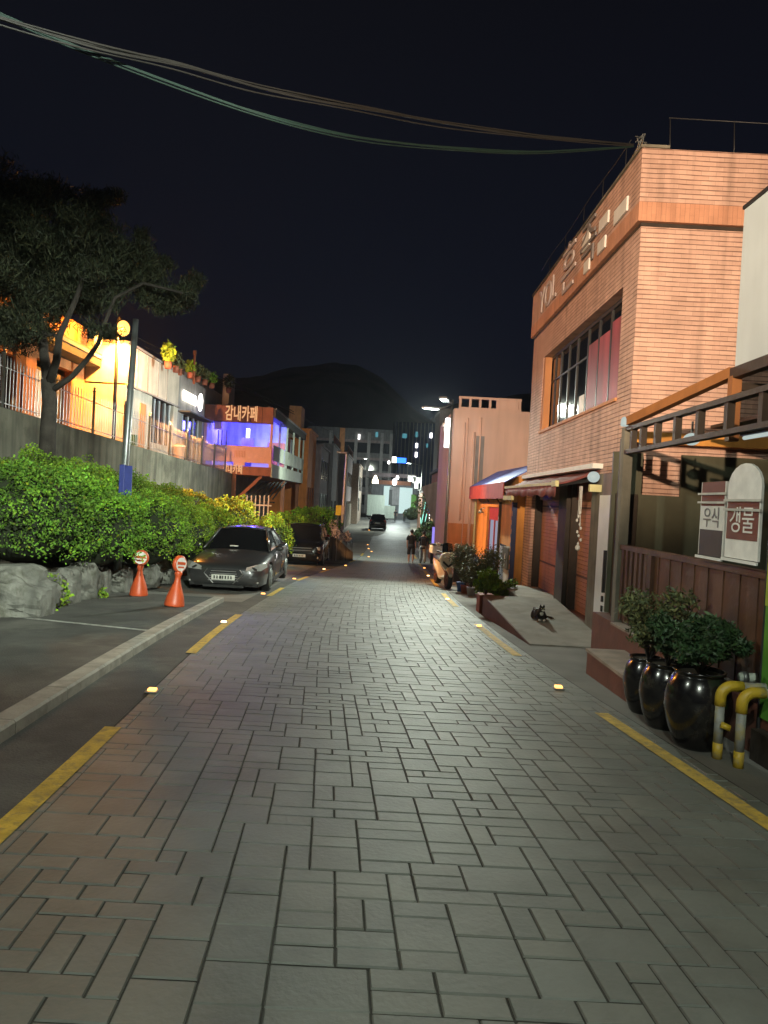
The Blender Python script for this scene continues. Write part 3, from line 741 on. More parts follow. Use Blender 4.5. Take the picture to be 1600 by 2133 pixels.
# upper window
w = MB()
for y in (10.97, 12.0, 12.68, 13.35, 14.1, 14.75, 15.4, 15.9, 16.38): w.box(FX + .17, FX + .23, y - .03, y + .03, 3.37, 5.03)
w.box(FX + .172, FX + .228, 10.95, 16.4, 3.35, 3.42); w.box(FX + .172, FX + .228, 10.95, 16.4, 4.98, 5.05); w.box(FX + .172, FX + .228, 13.35, 16.4, 4.45, 4.49)
win = w.build('window_frame', MT['plastic'], t)
MB().box(FX + .19, FX + .20, 10.95, 16.4, 3.37, 5.03).build('pane', MT['glass'], win)
for i, (a, b) in enumerate(((11.05, 11.93), (12.05, 12.62), (12.74, 13.28), )):
    MB().box(FX + .172, FX + .188, a, b, 3.44, 4.66 + .1 * (i == 0)).build('curtain', MT['pink_film'], win, label='magenta curtain filling the near panes')
MB().box(FX + .165, FX + .171, 13.42, 13.75, 3.44, 3.78).build('notice', MT['sign_white'], win)
part_box('window_sill', MT['house_orange'], t, FX - .03, FX + .17, 10.95, 16.4, 3.30, 3.352)
for y in (16.32,): part_box('window_jamb', MT['house_orange'], t, FX + .02, FX + .17, 16.25, 16.398, 3.355, 5.03)
# ground floor
part_box('pillar', MT['pillar'], t, FX - .02, FX + .3, 11.42, 11.9, -1.0, 2.2)
part_box('pillar', MT['dark_wood'], t, FX + .0, FX + .3, 13.6, 14.2, -1.0, 2.2, label='dark brown pillar with a worn patch between the shutters')
for (a, b) in ((11.9, 13.6), (14.2, 16.8)):
    sh = MB(); z = -.5 if a < 13 else -.6
    while z < 1.78:
        sh.box(FX + .235, FX + .262, a, b, z, z + .072); z += .078
    s = sh.build('roller_shutter', MT['shutter'], t)
    MB().box(FX + .262, FX + .28, a, b, -1, 2.2).build('backing', MT['dark_wood'], s)
    MB().box(FX + .16, FX + .28, a, b, 1.78, 2.2).build('shutter_box', MT['deck'], s)
    for zz in (.35, 1.62): MB().box(FX + .22, FX + .236, a + .02, b - .02, zz, zz + .035).build('bar', MT['ramp_side'], s)
    for yy in (a + .0, b - .1): MB().box(FX + .08, FX + .234, yy, yy + .1, -1, 2.19).build('guide_rail', MT['dark_wood'], s)
d = part_box('door', MT['door_white'], t, FX - .035, FX + .12, 10.80, 11.41, -.6, 1.85, bevel=.004)
MB().box(FX - .08, FX - .036, 10.86, 10.91, .35, 1.0).build('handle', MT['plastic'], d)
for zz in (.2, .5, .05): MB().box(FX - .06, FX - .036, 10.93, 10.98, zz, zz + .09).build('lock', MT['plastic'], d)
part_box('door_head', MT['mauve'], t, FX + .01, FX + .1, 10.75, 11.41, 1.855, 2.2)
part_box('painted_pier', MT['pink'], t, FX - .012, FX - .001, 10.4, 10.74, -.6, 1.75, label='pier with flaking pink paint')
p1, p2 = atX(1266, 1015, FX - .02), atX(1283, 1062, FX - .02)
part_box('notice_panel', MT['letter_dark'], t, FX - .04, FX - .0, 10.40, 10.78, 1.30, 1.95)
# lettering of the parapet sign
px2 = px - .03
text_mesh('sign_letters', 'YOL', .78, (px2, 15.9, 6.32), '-x', MT['letter'], t, .014, 1.1)
text_mesh('sign_letters', '흔', 1.05, (px2, 14.1, 6.30), '-x', MT['letter'], t, .014, 1.25)
text_mesh('sign_letters', '즉', .9, (px2, 12.75, 6.30), '-x', MT['letter_dark'], t, .014, 1.3)
for (u, v, w_, h_) in ((1222, 555, .16, .2), (1253, 511, .2, .2), (1293, 440, .3, .22), (1258, 462, .24, .2), (1221, 502, .22, .28)):
    p = atX(u, v, px2); MB().box(px2 - .012, px2 + .02, p.y - w_, p.y + w_, p.z - h_ / 2, p.z + h_ / 2).build('letter_block', MT['white_paint'], t)
# rooftop railing
t = thing('roof_railing', 'thin rusty metal railing standing on the roof edge of the brick building', 'railing', (5, 12, 6.84))
mb = MB()
for k in (0, 1):
    pts = [(3.55, y, 7.42 + .03 * math.sin(y * 2)) for y in np.arange(11.2, 17.5, .7)]
    if k == 0: mb.tube(pts, .008, 6)
mb.tube([(3.9, 10.6, 7.45), (8.5, 10.6, 7.42)], .008, 6); mb.build('rail', MT['dark_metal'], t, True)
for y in (11.4, 12.6, 13.8, 15.2, 16.6): MB().tube([(3.55, y, 6.84), (3.55, y, 7.42)], .008, 6).build('post', MT['dark_metal'], t, True)
for x in (3.95, 4.9, 5.9): MB().tube([(x, 10.6, 6.82), (x - .03, 10.6, 7.43)], .008, 6).build('post', MT['dark_metal'], t, True)
# cable mast on the corner and cables
t = thing('cable_bracket', 'tangled steel cable bracket on the street corner of the brick parapet', 'bracket', (3.45, 10.4, 6.84))
mb = MB(); rg = random.Random(2)
for i in range(9): mb.tube([(3.42 + rg.uniform(-.1, .15), 10.4 + rg.uniform(-.1, .9), 6.82), (3.45 + rg.uniform(-.06, .06), 10.35, 6.92 + rg.uniform(0, .15)), (3.38 + rg.uniform(-.1, .1), 10.4 + rg.uniform(-.1, .1), 7.0)], .008, 5)
mb.build('struts', MT['steel'], t)
def bundle(name, label, pts, n, spread, r, m, seed):
    rg = random.Random(seed); mb = MB(); P_ = [Vector(p) for p in pts]
    def cr_(i, f):
        p0, p1, p2, p3 = P_[max(i - 1, 0)], P_[i], P_[i + 1], P_[min(i + 2, len(P_) - 1)]
        return .5 * ((2 * p1) + (-p0 + p2) * f + (2 * p0 - 5 * p1 + 4 * p2 - p3) * f * f + (-p0 + 3 * p1 - 3 * p2 + p3) * f ** 3)
    line = [cr_(i, f / 8) for i in range(len(P_) - 1) for f in range(8)] + [P_[-1]]
    L_ = len(line)
    for k in range(n):
        o = Vector((rg.uniform(-1, 1) * .3, rg.uniform(-1, 1) * .3, rg.uniform(-1, 1))) * spread
        ph = rg.uniform(0, 6)
        mb.tube([p + o * (.12 + .88 * math.sin(math.pi * i / (L_ - 1)) ** .6) + Vector((0, 0, spread * .2 * math.sin(i * .35 + ph))) for i, p in enumerate(line)], r, 5, False)
    o = mb.build(name, m, smooth=True, label=label, cat='cable', fixn=False); return o
bundle('cable', 'thick grey cable bundle sagging across the night sky, the upper one', [at(-500, -120, 5.0), at(-100, 10, 5.6), at(180, 95, 6.2), at(380, 140, 7.0), at(560, 190, 7.8), at(760, 228, 8.5), at(945, 262, 9.2), at(1130, 286, 9.8), at(1320, 302, 10.4)], 7, .045, .008, MT['cable_grey'], 1)
bundle('cable', 'green cable bundle sagging below the grey one', [at(-400, -180, 5.2), at(0, 30, 5.9), at(400, 190, 7.0), at(600, 255, 7.6), at(780, 292, 8.4), at(950, 310, 9.0), at(1120, 316, 9.7), at(1320, 306, 10.4)], 5, .030, .008, MT['cable_green'], 2)

# awning over the shutters
t = thing('shop_awning', 'torn maroon folding awning over the shutters of the brick building', 'awning', (3.4, 14, 1.9))
A = [(3.46, 11.55, 2.26), (3.46, 17.2, 2.30), (2.88, 17.0, 2.03), (2.92, 12.2, 2.02)]
mb = MB(); n = 14; vs_ = []
for i in range(n + 1):
    f = i / n
    for j in range(5):
        gq = j / 4; a = Vector(A[0]).lerp(Vector(A[1]), f); b = Vector(A[3]).lerp(Vector(A[2]), f); q = a.lerp(b, gq)
        vs_.append((q.x, q.y, q.z - .04 * math.sin(math.pi * gq) + .012 * math.sin(i * 1.9)))
fs = [(i * 5 + j, i * 5 + j + 1, (i + 1) * 5 + j + 1, (i + 1) * 5 + j) for i in range(n) for j in range(4)]
mb.add(vs_, fs); cn = mb.build('canopy', MT['maroon'], t, True); so = cn.modifiers.new('s', 'SOLIDIFY'); so.thickness = .012
mb = MB(); vs_ = []
for i in range(41):
    f = i / 40; b = Vector(A[3]).lerp(Vector(A[2]), f)
    wv = .02 * math.sin(i * 1.3); dr = .20 + .02 * math.sin(i * .9) + (.03 * math.sin(i * 2.7) if i < 9 else 0)
    vs_ += [(b.x, b.y, b.z), (b.x - .01 + wv, b.y, b.z - dr)]
mb.add(vs_, [(2 * i, 2 * i + 2, 2 * i + 3, 2 * i + 1) for i in range(40)])
vl = mb.build('valance', MT['maroon'], t, True); so = vl.modifiers.new('s', 'SOLIDIFY'); so.thickness = .008
MB().bar((2.92, 12.15, 2.03), (2.88, 17.05, 2.04), .05, .05).build('front_bar', MT['cream'], t)
MB().box(3.30, 3.47, 11.4, 17.3, 2.28, 2.36).build('wall_cassette', MT['white_paint'], t)
MB().bar((3.40, 11.7, 2.1), (2.93, 12.3, 2.0), .035, .05).build('folding_arm', MT['plastic'], t)
MB().box(2.90, 2.96, 12.15, 12.45, 1.98, 2.08).build('end_cap', MT['cream'], t)
MB().box(2.84, 2.9, 16.0, 17.1, 1.74, 1.84).build('end_cap', MT['cream'], t)
t = thing('wall_lantern', 'small white lantern at the near end of the maroon awning', 'lantern', (3.36, 11.45, 1.95))
MB().ball((3.34, 11.45, 2.14), .10, .10, .09, 12, 8).build('globe', MT['glow_dim'], t, True)
MB().box(3.28, 3.47, 11.40, 11.5, 1.9, 2.02).build('bracket', MT['cream'], t, bevel=.01)
t = thing('hanging_ornament', 'thin white shell string hanging in front of the near shutter', 'ornament', (3.3, 12.0, .9))
mb = MB(); rg = random.Random(4)
for k in range(5):
    x = 3.3 + rg.uniform(-.03, .03); y = 12.0 + rg.uniform(-.05, .05)
    mb.tube([(x, y, 2.0), (x, y + .01, 1.5 - k * .05)], .004, 5)
mb.build('strings', MT['white_paint'], t)
mb = MB()
for k in range(9): mb.ball((3.3 + rg.uniform(-.04, .04), 12.0 + rg.uniform(-.06, .06), 1.55 - k * .065), .022, .022, .03, 8, 5)
mb.ball((3.3, 12.0, .96), .045, .045, .05, 10, 6); mb.build('shells', MT['white_paint'], t, True)

# ramp with the cat
mb = MB(); 
prof = [(10.38, gz(10.38) + .02), (11.4, -.335), (12.6, -.265), (14.0, -.175)]
vs_ = []; 
for (y, z) in prof:
    xl = 2.24 - (y - 10.38) / 3.6 * .19
    vs_ += [(xl, y, gz(y) - .1), (xl, y, z), (3.47, y, z), (3.47, y, gz(y) - .1)]
k = len(prof); fs = [(4 * i + a, 4 * i + (a + 1) % 4, 4 * (i + 1) + (a + 1) % 4, 4 * (i + 1) + a) for i in range(k - 1) for a in range(4)] + [(0, 1, 2, 3), (4 * k - 1, 4 * k - 2, 4 * k - 3, 4 * k - 4)]
t = thing('ramp', 'low concrete ramp with dark red sides in front of the shutters', 'ramp', (2.8, 12, gz(12)))
mb.add(vs_, fs); o = mb.build('slab', MT['ramp'], t)
mb = MB(); vs_ = []
for (y, z) in prof:
    xl = 2.24 - (y - 10.38) / 3.6 * .19; vs_ += [(xl - .008, y, gz(y) - .05), (xl - .008, y, z - .012), (xl + .02, y, z - .012), (xl + .02, y, gz(y) - .05)]
mb.add(vs_, fs); mb.build('side_face', MT['ramp_side'], t)
MB().box(2.03, 3.46, 14.0, 14.012, gz(14) - .1, -.19).build('end_face', MT['ramp_side'], t)
MB().box(2.87, 3.72, 14.012, 16.8, gz(16) - .3, -.26).build('landing', MT['ramp'], t)
MB().box(3.47, 3.74, 11.9, 13.6, -.6, -.30).build('threshold', MT['deck'], t)

# cat
def skin_body(name, joints, edges, m, parent, sub=2, root=0):
    me = bpy.data.meshes.new(name); me.from_pydata(toroot([j[0] for j in joints], parent), edges, []); me.update()
    o = bpy.data.objects.new(name, me); COL.objects.link(o); o.parent = parent
    sk = o.modifiers.new('skin', 'SKIN'); sk.use_smooth_shade = True
    for i, j in enumerate(joints):
        r_ = j[1]; me.skin_vertices[0].data[i].radius = r_ if isinstance(r_, tuple) else (r_, r_)
        me.skin_vertices[0].data[i].use_root = (i == root)
    sb = o.modifiers.new('sub', 'SUBSURF'); sb.levels = sub; sb.render_levels = sub
    me.materials.append(m)
    return o
cy = 12.05; cx = at(1122, 1288, cy).x; cz = -.295
t = thing('cat', 'black cat with white muzzle and paws crouching on the concrete ramp', 'cat', (cx, cy, cz))
C_ = lambda a, b, c: (cx + a, cy + b, cz + c)
J = [(C_(.02, .15, .095), .07), (C_(.0, .04, .11), .085), (C_(.0, -.06, .12), .07), (C_(.01, -.12, .17), .045), (C_(.015, -.155, .205), .064), (C_(.02, -.205, .192), .034),
     (C_(-.05, -.07, .06), .035), (C_(-.035, -.13, .025), .022), (C_(-.03, -.185, .018), .018), (C_(.06, -.07, .06), .035), (C_(.055, -.13, .025), .022), (C_(.055, -.185, .018), .018),
     (C_(-.08, .10, .06), .055), (C_(-.10, .02, .025), .025), (C_(.12, .12, .05), .05), (C_(.13, .03, .025), .025),
     (C_(.06, .24, .06), .022), (C_(.15, .25, .025), .018), (C_(.23, .18, .02), .016), (C_(.27, .10, .022), .015)]
Eg = [(0, 1), (1, 2), (2, 3), (3, 4), (4, 5), (2, 6), (6, 7), (7, 8), (2, 9), (9, 10), (10, 11), (0, 12), (12, 13), (0, 14), (14, 15), (0, 16), (16, 17), (17, 18), (18, 19)]
bd = skin_body('body', J, Eg, MT['catblack'], t, 2, 1)
for s in (-1, 1):
    MB().lathe([(.022, 0), (.013, .022), (.0015, .046)], C_(.015 + s * .028, -.155, .232), 8, 1, .5).build('ear', MT['catblack'], t, True)
    MB().ball(C_(.015 + s * .02, -.203, .214), .008, .005, .007, 8, 6).build('eye', MT['cream'], t, True)
MB().ball(C_(.02, -.218, .183), .026, .018, .017, 10, 7).build('muzzle', MT['catwhite'], t, True)
MB().ball(C_(.015, -.15, .12), .032, .024, .036, 10, 7).build('chest_patch', MT['catwhite'], t, True)
for x in (-.03, .055): MB().ball(C_(x, -.195, .018), .024, .03, .017, 10, 6).build('paw', MT['catwhite'], t, True)
MB().ball(C_(.275, .085, .022), .018, .024, .016, 8, 6).build('tail_tip', MT['catwhite'], t, True)

# ------------------------------------------------------------------ open terrace restaurant at the right edge
BX = 3.10
t = thing('terrace_pavilion', 'dark timber terrace with board parapet, lattice beam and greenish vinyl back wall', 'pavilion', (4.5, 7.5, gz(7.5)))
MB().box(2.95, 7, 3.2, 8.98, gz(10) - .2, .17).box(3.03, 7, 8.981, 10.05, gz(10) - .2, .169).build('floor_deck', MT['deck'], t)
MB().box(2.50, 2.949, 6.95, 8.42, gz(8.4) - .1, -.075).build('step', MT['deck'], t, label='lower dark red step')
MB().box(2.485, 2.947, 6.93, 8.44, -.075, -.04).build('step_tread', MT['deck_top'], t)
MB().box(2.94, 3.2, 6.1, 8.99, .171, .20).build('deck_edge', MT['deck_top'], t)
MB().box(2.86, 2.948, 3.4, 5.35, gz(3.4) - .3, .02).build('plinth', MT['dark_wood'], t)
for y0, y1, nm in ((8.25, 9.22, 'slat'), ):
    y = y0
    while y < y1: MB().box(BX - .02, BX + .03, y, y + .085, .22, 1.12).build('slat', MT['brown_wood'], t); y += .16
mb = MB(); y = 5.2; k = 0
while y < 8.2: 
    mb.box(BX - .015 + .008 * (k % 2), BX + .03, y, y + .142, .2, 1.12); y += .15; k += 1
mb.build('board_parapet', MT['brown_wood'], t)
MB().box(BX + .04, BX + .06, 4.2, 9.2, .2, 1.1).build('backing_board', MT['dark_wood'], t)
MB().box(BX - .03, BX + .08, 5.2, 9.3, 1.121, 1.18).build('parapet_cap', MT['brown_wood'], t)
MB().box(BX - .02, BX + .038, 3.6, 5.18, .2, 1.1).build('side_panel', MT['grey_dark'], t)
for (y, zt, m_) in ((9.25, 2.7, 'pillar'), (8.1, 1.12, 'brown_wood'), (5.1, 1.18, 'dark_wood')):
    MB().box(BX - .05, BX + .07, y - .06, y + .06, .17, zt).build('post', MT[m_], t)
MB().box(BX + .08, BX + .2, 9.6, 9.75, .17, 2.6).build('post', MT['dark_wood'], t)
MB().box(BX - .045, BX + .045, 3.6, 9.3, 2.65, 2.70).build('beam', MT['dark_wood'], t)
MB().box(BX - .045, BX + .045, 3.6, 9.3, 2.35, 2.40).build('beam', MT['dark_wood'], t)
for y in (9.0, 8.66, 8.2, 7.65, 7.1, 6.5, 5.9, 5.3): MB().box(BX - .035, BX + .035, y - .035, y + .035, 2.40, 2.65).build('lattice_block', MT['dark_wood'], t)
MB().bar((3.12, 9.3, 2.78), (3.6, 7.5, 3.13), .10, .11).build('rafter', MT['beam'], t)
MB().bar((3.6, 7.5, 3.11), (3.66, 4.6, 3.14), .10, .11).build('rafter', MT['dark_wood'], t)
MB().box(3.55, 3.65, 7.42, 7.52, 2.4, 3.08).build('post', MT['beam'], t)
MB().bar((3.6, 7.5, 2.98), (6.8, 7.5, 2.98), .06, .08).build('rafter', MT['dark_wood'], t)
MB().box(3.5, 7, 10.12, 10.28, 2.60, 2.76).build('gutter_board', MT['shop_orange'], t)
# vinyl wall with a square opening
mb = MB(); hx0, hx1, hz0, hz1 = 3.62, 4.17, 1.86, 2.40
mb.box(3.2, hx0, 10.06, 10.1, .17, 2.45); mb.box(hx1, 7, 10.06, 10.1, .17, 2.45); mb.box(hx0, hx1, 10.06, 10.1, .17, hz0)
mb.build('vinyl_wall', MT['vinyl'], t)
MB().box(3.25, 3.55, 9.98, 10.04, .17, 1.86).build('dark_door_leaf', MT['dark_wood'], t)
MB().box(6.4, 6.5, 3.4, 10.05, .17, 2.6).build('back_wall', MT['dark_wood'], t)
MB().box(4.2, 6.9, 3.4, 9.3, 2.75, 2.79).build('ceiling', MT['dark_wood'], t)
t = thing('globe_lamp', 'dim round white globe lamp under the lattice beam of the terrace', 'lamp', (3.3, 8.0, 2.4))
p = at(1441, 915, 8.0); MB().ball(p, .09, .09, .07, 14, 9).build('globe', MT['glow_dim'], t, True); MB().tube([p + Vector((0, 0, .06)), p + Vector((0, 0, .2))], .012, 6).build('stem', MT['dark_metal'], t)
t = thing('post_lamp', 'small pale knob lamp on the corner of the terrace beam against the brick wall', 'lamp', (3.1, 9.28, 2.72))
MB().lathe([(.05, 0), (.055, .03), (.05, .09), (.03, .12)], (3.08, 9.3, 2.72), 12).build('shade', MT['glow_dim'], t, True)
for i, (u, v, y) in enumerate(((1512, 905, 7.2), (1588, 906, 6.0))):
    p = at(u, v, y); t = thing('tube_lamp', ['dim tube lamp hanging inside the terrace near the round lamp', 'dim tube lamp at the right photo edge inside the terrace'][i], 'lamp', p, 0, 'tube lamps inside the terrace')
    MB().tube([p - Vector((0, .3, 0)), p + Vector((0, .3, 0))], .018, 8).build('tube', MT['glow_dim'], t, True); MB().box(p.x - .03, p.x + .03, p.y - .32, p.y + .32, p.z + .018, p.z + .05).build('fitting', MT['dark_metal'], t)
# hanging boards
def hang_board(name, label, u0, u1, bands, letters, X, tall=False):
    p0, p1 = atX(u0, 1100, X), atX(u1, 1100, X); ya, yb = p1.y, p0.y
    t = thing(name, label, 'sign board', (X, (ya + yb) / 2, 1.2), 0, 'sign boards hung on the terrace')
    zz = [b for b in bands]; ztop, zbot = zz[0][0], zz[-1][1]
    if tall:
        n = 10; w = (yb - ya) / 2; c = (ya + yb) / 2
        poly = [(yb, zbot), (ya, zbot), (ya, ztop)] + [(c - w * math.cos(math.pi * i / n), ztop + .20 * math.sin(math.pi * i / n)) for i in range(1, n)] + [(yb, ztop)]
        MB().prism(poly, 'x', X, X + .02).build('board', MT['sign_white'], t)
    else: MB().box(X, X + .02, ya, yb, zbot, ztop).build('board', MT['sign_white'], t)
    for (a, b, m_) in bands:
        if m_: MB().box(X - .004, X, ya + .02, yb - .02, b, a).build('printed_band', MT[m_], t)
    MB().box(X - .02, X - .005, ya - .02, yb + .02, zbot - .03, zbot - .005).build('bottom_rail', MT['white_paint'], t)
    for k in (0, .08): MB().box(X - .02, X - .005, ya - .03, yb + .03, ztop - .12 - k, ztop - .10 - k).build('rail', MT['offwhite'], t)
    if letters:
        txt, size, dz, m_, sx = letters; text_mesh('lettering', txt, size, (X - .007, (ya + yb) / 2, dz), '-x', MT[m_], t, .002, sx)
    return t
hang_board('sign_board', 'upright red and white sign board with grey brush lettering, the left of two', 1457, 1508, [(1.92, 1.70, 'sign_red'), (1.70, 1.48, None), (1.48, 1.24, 'sign_dark')], ('우식', .20, 1.58, 'letter_dark', .9), 3.0)
hang_board('sign_board', 'round topped white sign board with pale lettering, the right of two', 1512, 1582, [(1.86, 1.74, None), (1.74, 1.42, 'sign_red'), (1.42, 1.26, None)], ('갱물', .24, 1.57, 'sign_white', .95), 2.98, True)
t = thing('grey_sign_box', 'big blank grey box wall jutting out above the terrace at the right photo edge', 'sign box', (4.4, 6, 3.1))
MB().box(3.6, 5.6, 4.4, 7.5, 3.16, 4.83).build('panel', MT['grey_box'], t, bevel=.012)
MB().box(3.59, 5.6, 4.38, 7.51, 4.832, 4.87).build('top_trim', MT['dark_metal'], t)
t = thing('green_banner', 'bright green and lime standing banner cut by the right photo edge', 'banner', (2.86, 5.0, .0))
MB().box(2.93, 2.95, 4.4, 5.38, .10, 1.40).build('cloth', MT['green_banner'], t)
MB().box(2.924, 2.929, 4.5, 5.38, .95, 1.38).build('printed_area', MT['lime'], t)
for y in (5.40, 4.38): MB().tube([(2.94, y, .0), (2.94, y, 1.45)], .014, 8).build('pole', MT['dark_metal'], t)

# glazed pots with plants
def glazed_pot(c, h, r, label):
    z = gz(c[1]) + .002; t = thing('glazed_pot', label, 'pot', (c[0], c[1], z), 0, 'black glazed pots by the step')
    pr = [(.58, 0), (.66, .04), (.86, .25), (1.0, .52), (.99, .66), (.88, .84), (.74, .93), (.70, .955), (.77, .97), (.78, 1.0), (.70, 1.0), (.66, .94)]
    MB().lathe([(a * r, b * h) for a, b in pr], (c[0], c[1], z), 32).build('body', MT['pot'], t, True)
    MB().lathe([(.66 * r, 0), (.66 * r, .02)], (c[0], c[1], z + h * .92), 20).build('earth', MT['soil'], t)
    return t
def potted_plant(c, kind, size, label, seed, mt, group='plants in the glazed pots', n=900, wide=.62):
    t = thing('potted_plant', label, 'plant', c, 0, group); rg = random.Random(seed)
    mb = MB(); lf = MB()
    for k in range(int(16 * size * 2)):
        a = rg.uniform(0, 6.28); sp = rg.uniform(.15, 1) * size * wide; h = size * rg.uniform(.45, 1.0)
        tip = Vector((c[0] + math.cos(a) * sp, c[1] + math.sin(a) * sp, c[2] + h)); mid = Vector(c).lerp(tip, .5) + Vector((0, 0, h * .12))
        mb.tube([c, mid, tip], [.007, .005, .002], 5)
        leaf_cloud(lf, tip - Vector((0, 0, size * .05)), (size * .17,) * 3, int(n * (.13 if kind == 'fine' else .05)), .02 if kind == 'fine' else .055, seed * 50 + k, bot=-2, aspect=3.2 if kind == 'fine' else 1.7, shell=(.1, 1.1), lump=.3)
        leaf_cloud(lf, mid + Vector((0, 0, size * .06)), (size * .15,) * 3, int(n * (.09 if kind == 'fine' else .035)), .02 if kind == 'fine' else .055, seed * 70 + k, bot=-2, aspect=3.2 if kind == 'fine' else 1.7, shell=(.1, 1.1), lump=.3)
    mb.build('stems', MT['bark'], t); lf.build('leaves', MT[mt], t, fixn=False)
pots = [((2.56, 5.60), .61, .255, 'largest black glazed pot, nearest, beside the yellow pipes'), ((2.52, 6.14), .56, .22, 'middle black glazed pot'), ((2.53, 6.64), .52, .20, 'farthest black glazed pot, against the step')]
for c, h, r, lb in pots: glazed_pot(c, h, r, lb)
zf = lambda c, h: gz(c[1]) + h * .93
potted_plant((2.56, 5.60, zf((0, 5.60), .61)), 'fine', .44, 'feathery dark green plant in the largest pot', 3, 'leaf_dark', n=2600, wide=.9)
potted_plant((2.52, 6.14, zf((0, 6.14), .56)), 'fine', .44, 'bushy green plant in the middle pot', 4, 'leaf_dark', n=1700, wide=.8)
potted_plant((2.55, 6.64, zf((0, 6.64), .52)), 'fine', .66, 'tall dry olive plant in the farthest pot', 5, 'leaf_dry', n=1000, wide=.6)

# gas pipes
for i, (x, y) in enumerate(((2.60, 5.32), (2.66, 5.12))):
    z = gz(y); t = thing('gas_pipe', ['farther bent gas pipe with yellow elbow beside the largest pot', 'nearer bent gas pipe with yellow elbow beside the largest pot'][i], 'pipe', (x, y, z), 0, 'bent gas pipes')
    MB().tube([(x, y, z), (x, y, z + .12)], .036, 14).build('foot_band', MT['pipe_y'], t, True)
    MB().tube([(x, y, z + .12), (x, y, z + .40)], .034, 14).build('riser', MT['pipe_g'], t, True)
    pts = [(x, y, z + .40)] + [(x + .09 * (1 - math.cos(a)), y, z + .46 + .09 * math.sin(a)) for a in np.linspace(0, math.pi / 2, 8)] + [(x + .16, y, z + .55)]
    MB().tube(pts, .040, 14).build('elbow', MT['pipe_y'], t, True)
    MB().tube([(x + .16, y, z + .55), (x + .42, y, z + .55)], .034, 14).build('horizontal_run', MT['pipe_g'], t, True)
    if i == 0: MB().tube([(x - .01, y - .05, z + .27), (x + .05, y - .07, z + .25)], .024, 10).build('valve', MT['pipe_y'], t, True)
t = thing('valve_pipe', 'short pale green pipe stub sticking out behind the yellow pipes', 'pipe', (2.9, 5.9, -.1))
p = at(1540, 1410, 5.75); MB().tube([p, p + Vector((.4, 0, 0))], .036, 12).build('stub', MT['pale_panel'], t, True)
MB().tube([p + Vector((.02, 0, 0)), p + Vector((.06, 0, 0))], .048, 12).build('collar', MT['steel'], t, True)

# ------------------------------------------------------------------ orange shop beyond the brick building
t = thing('orange_shop', 'low orange rendered shop with a red framed glass door between brick and pink buildings', 'building', (5, 21, gz(21)))
SX = 3.3
mb = MB(); mb.box(SX, SX + .25, 17.62, 20.5, -1.6, 2.35); mb.box(SX, SX + .25, 22.7, 25.4, -1.6, 2.35); mb.box(SX, SX + .25, 20.5, 22.7, 1.55, 2.35)
mb.build('wall', MT['shop_orange'], t)
mb = MB(); mb.box(SX + .25, 8, 17.62, 25.4, 2.1, 2.34); mb.box(7.8, 8, 17.62, 25.4, -1.6, 2.1); mb.box(SX + .26, 7.8, 25.2, 25.4, -1.6, 2.1); mb.build('inner_wall', MT['offwhite'], t)
d = MB(); 
for y in (20.52, 21.6, 22.62): d.box(SX + .06, SX + .12, y - .04, y + .04, -1.0, 1.2)
d.box(SX + .062, SX + .158, 20.46, 22.7, 1.15, 1.55); d.box(SX + .062, SX + .158, 20.46, 22.7, -1.1, -.92)
d = d.build('door_frame', MT['red_frame'], t)
MB().box(SX + .10, SX + .11, 20.5, 22.7, -.95, 1.15).build('pane', emis('door_glow', (.50, .62, .85), .42), d)
w = MB().box(SX - .03, SX + .02, 18.9, 19.8, -.55, .55).build('small_window', MT['plastic'], t)
for y in (19.05, 19.3, 19.55): MB().box(SX - .045, SX - .03, y, y + .1, -.5, .5).build('bar', MT['curtain'], w)
MB().box(SX - .16, SX, 17.75, 18.55, .0, .55).build('meter_box', MT['vinyl'], t)
MB().box(SX - .12, SX, 17.8, 18.5, -1.0, -.005).build('cabinet', MT['offwhite'], t)
text_mesh('house_number', '4', .30, (SX - .167, 18.1, .28), '-x', MT['white_paint'], t, .004)
for (y, m_) in ((25.3, 'cream'), (19.95, 'dark_wood')): MB().tube([(SX - .05, y, -1.2), (SX - .05, y, 1.7)], .04, 8).build('downpipe', MT[m_], t, True)
t = thing('shop_canopy', 'red valance with a blue tarpaulin roof over the orange shop', 'awning', (3.1, 21, 1.8))
mb = MB(); mb.add([(2.96, 17.75, 2.18), (2.96, 24.7, 2.20), (3.95, 25.2, 2.78), (3.95, 17.75, 2.72)], [(0, 1, 2, 3)]); o = mb.build('tarpaulin', MT['blue_tarp'], t); so = o.modifiers.new('s', 'SOLIDIFY'); so.thickness = .02
MB().box(2.93, 2.955, 17.7, 24.75, 1.78, 2.20).build('valance', MT['red_awning'], t)
MB().box(2.955, SX, 24.7, 24.75, 1.78, 2.19).build('end_panel', MT['red_awning'], t)
for y in (18.5, 20.5, 22.5, 24.5): MB().bar((SX, y, 1.7), (2.97, y, 2.12), .03).build('bracket', MT['dark_wood'], t)
t = thing('spot_lamp', 'little grey cone lamp on the wall above the red shop door', 'lamp', (3.2, 23.3, 1.3))
MB().lathe([(.11, 0), (.05, .12), (.02, .16)], (3.16, 23.2, 1.32), 12).build('shade', MT['steel'], t, True); MB().bar((3.3, 23.2, 1.5), (3.16, 23.2, 1.48), .03).build('arm', MT['steel'], t)
t = thing('pattern_pole', 'narrow navy pole wrap with orange squares between shop and brick building', 'pole', (3.25, 17.66, gz(17.6)))
MB().box(3.18, 3.29, 17.60, 17.72, -1.2, 1.7).build('wrap', MT['tarp_navy'], t)
mb = MB()
for k in range(9): mb.box(3.172, 3.18, 17.61 + .04 * (k % 2), 17.65 + .04 * (k % 2), -.4 + k * .22, -.28 + k * .22)
mb.build('squares', MT['house_orange'], t)

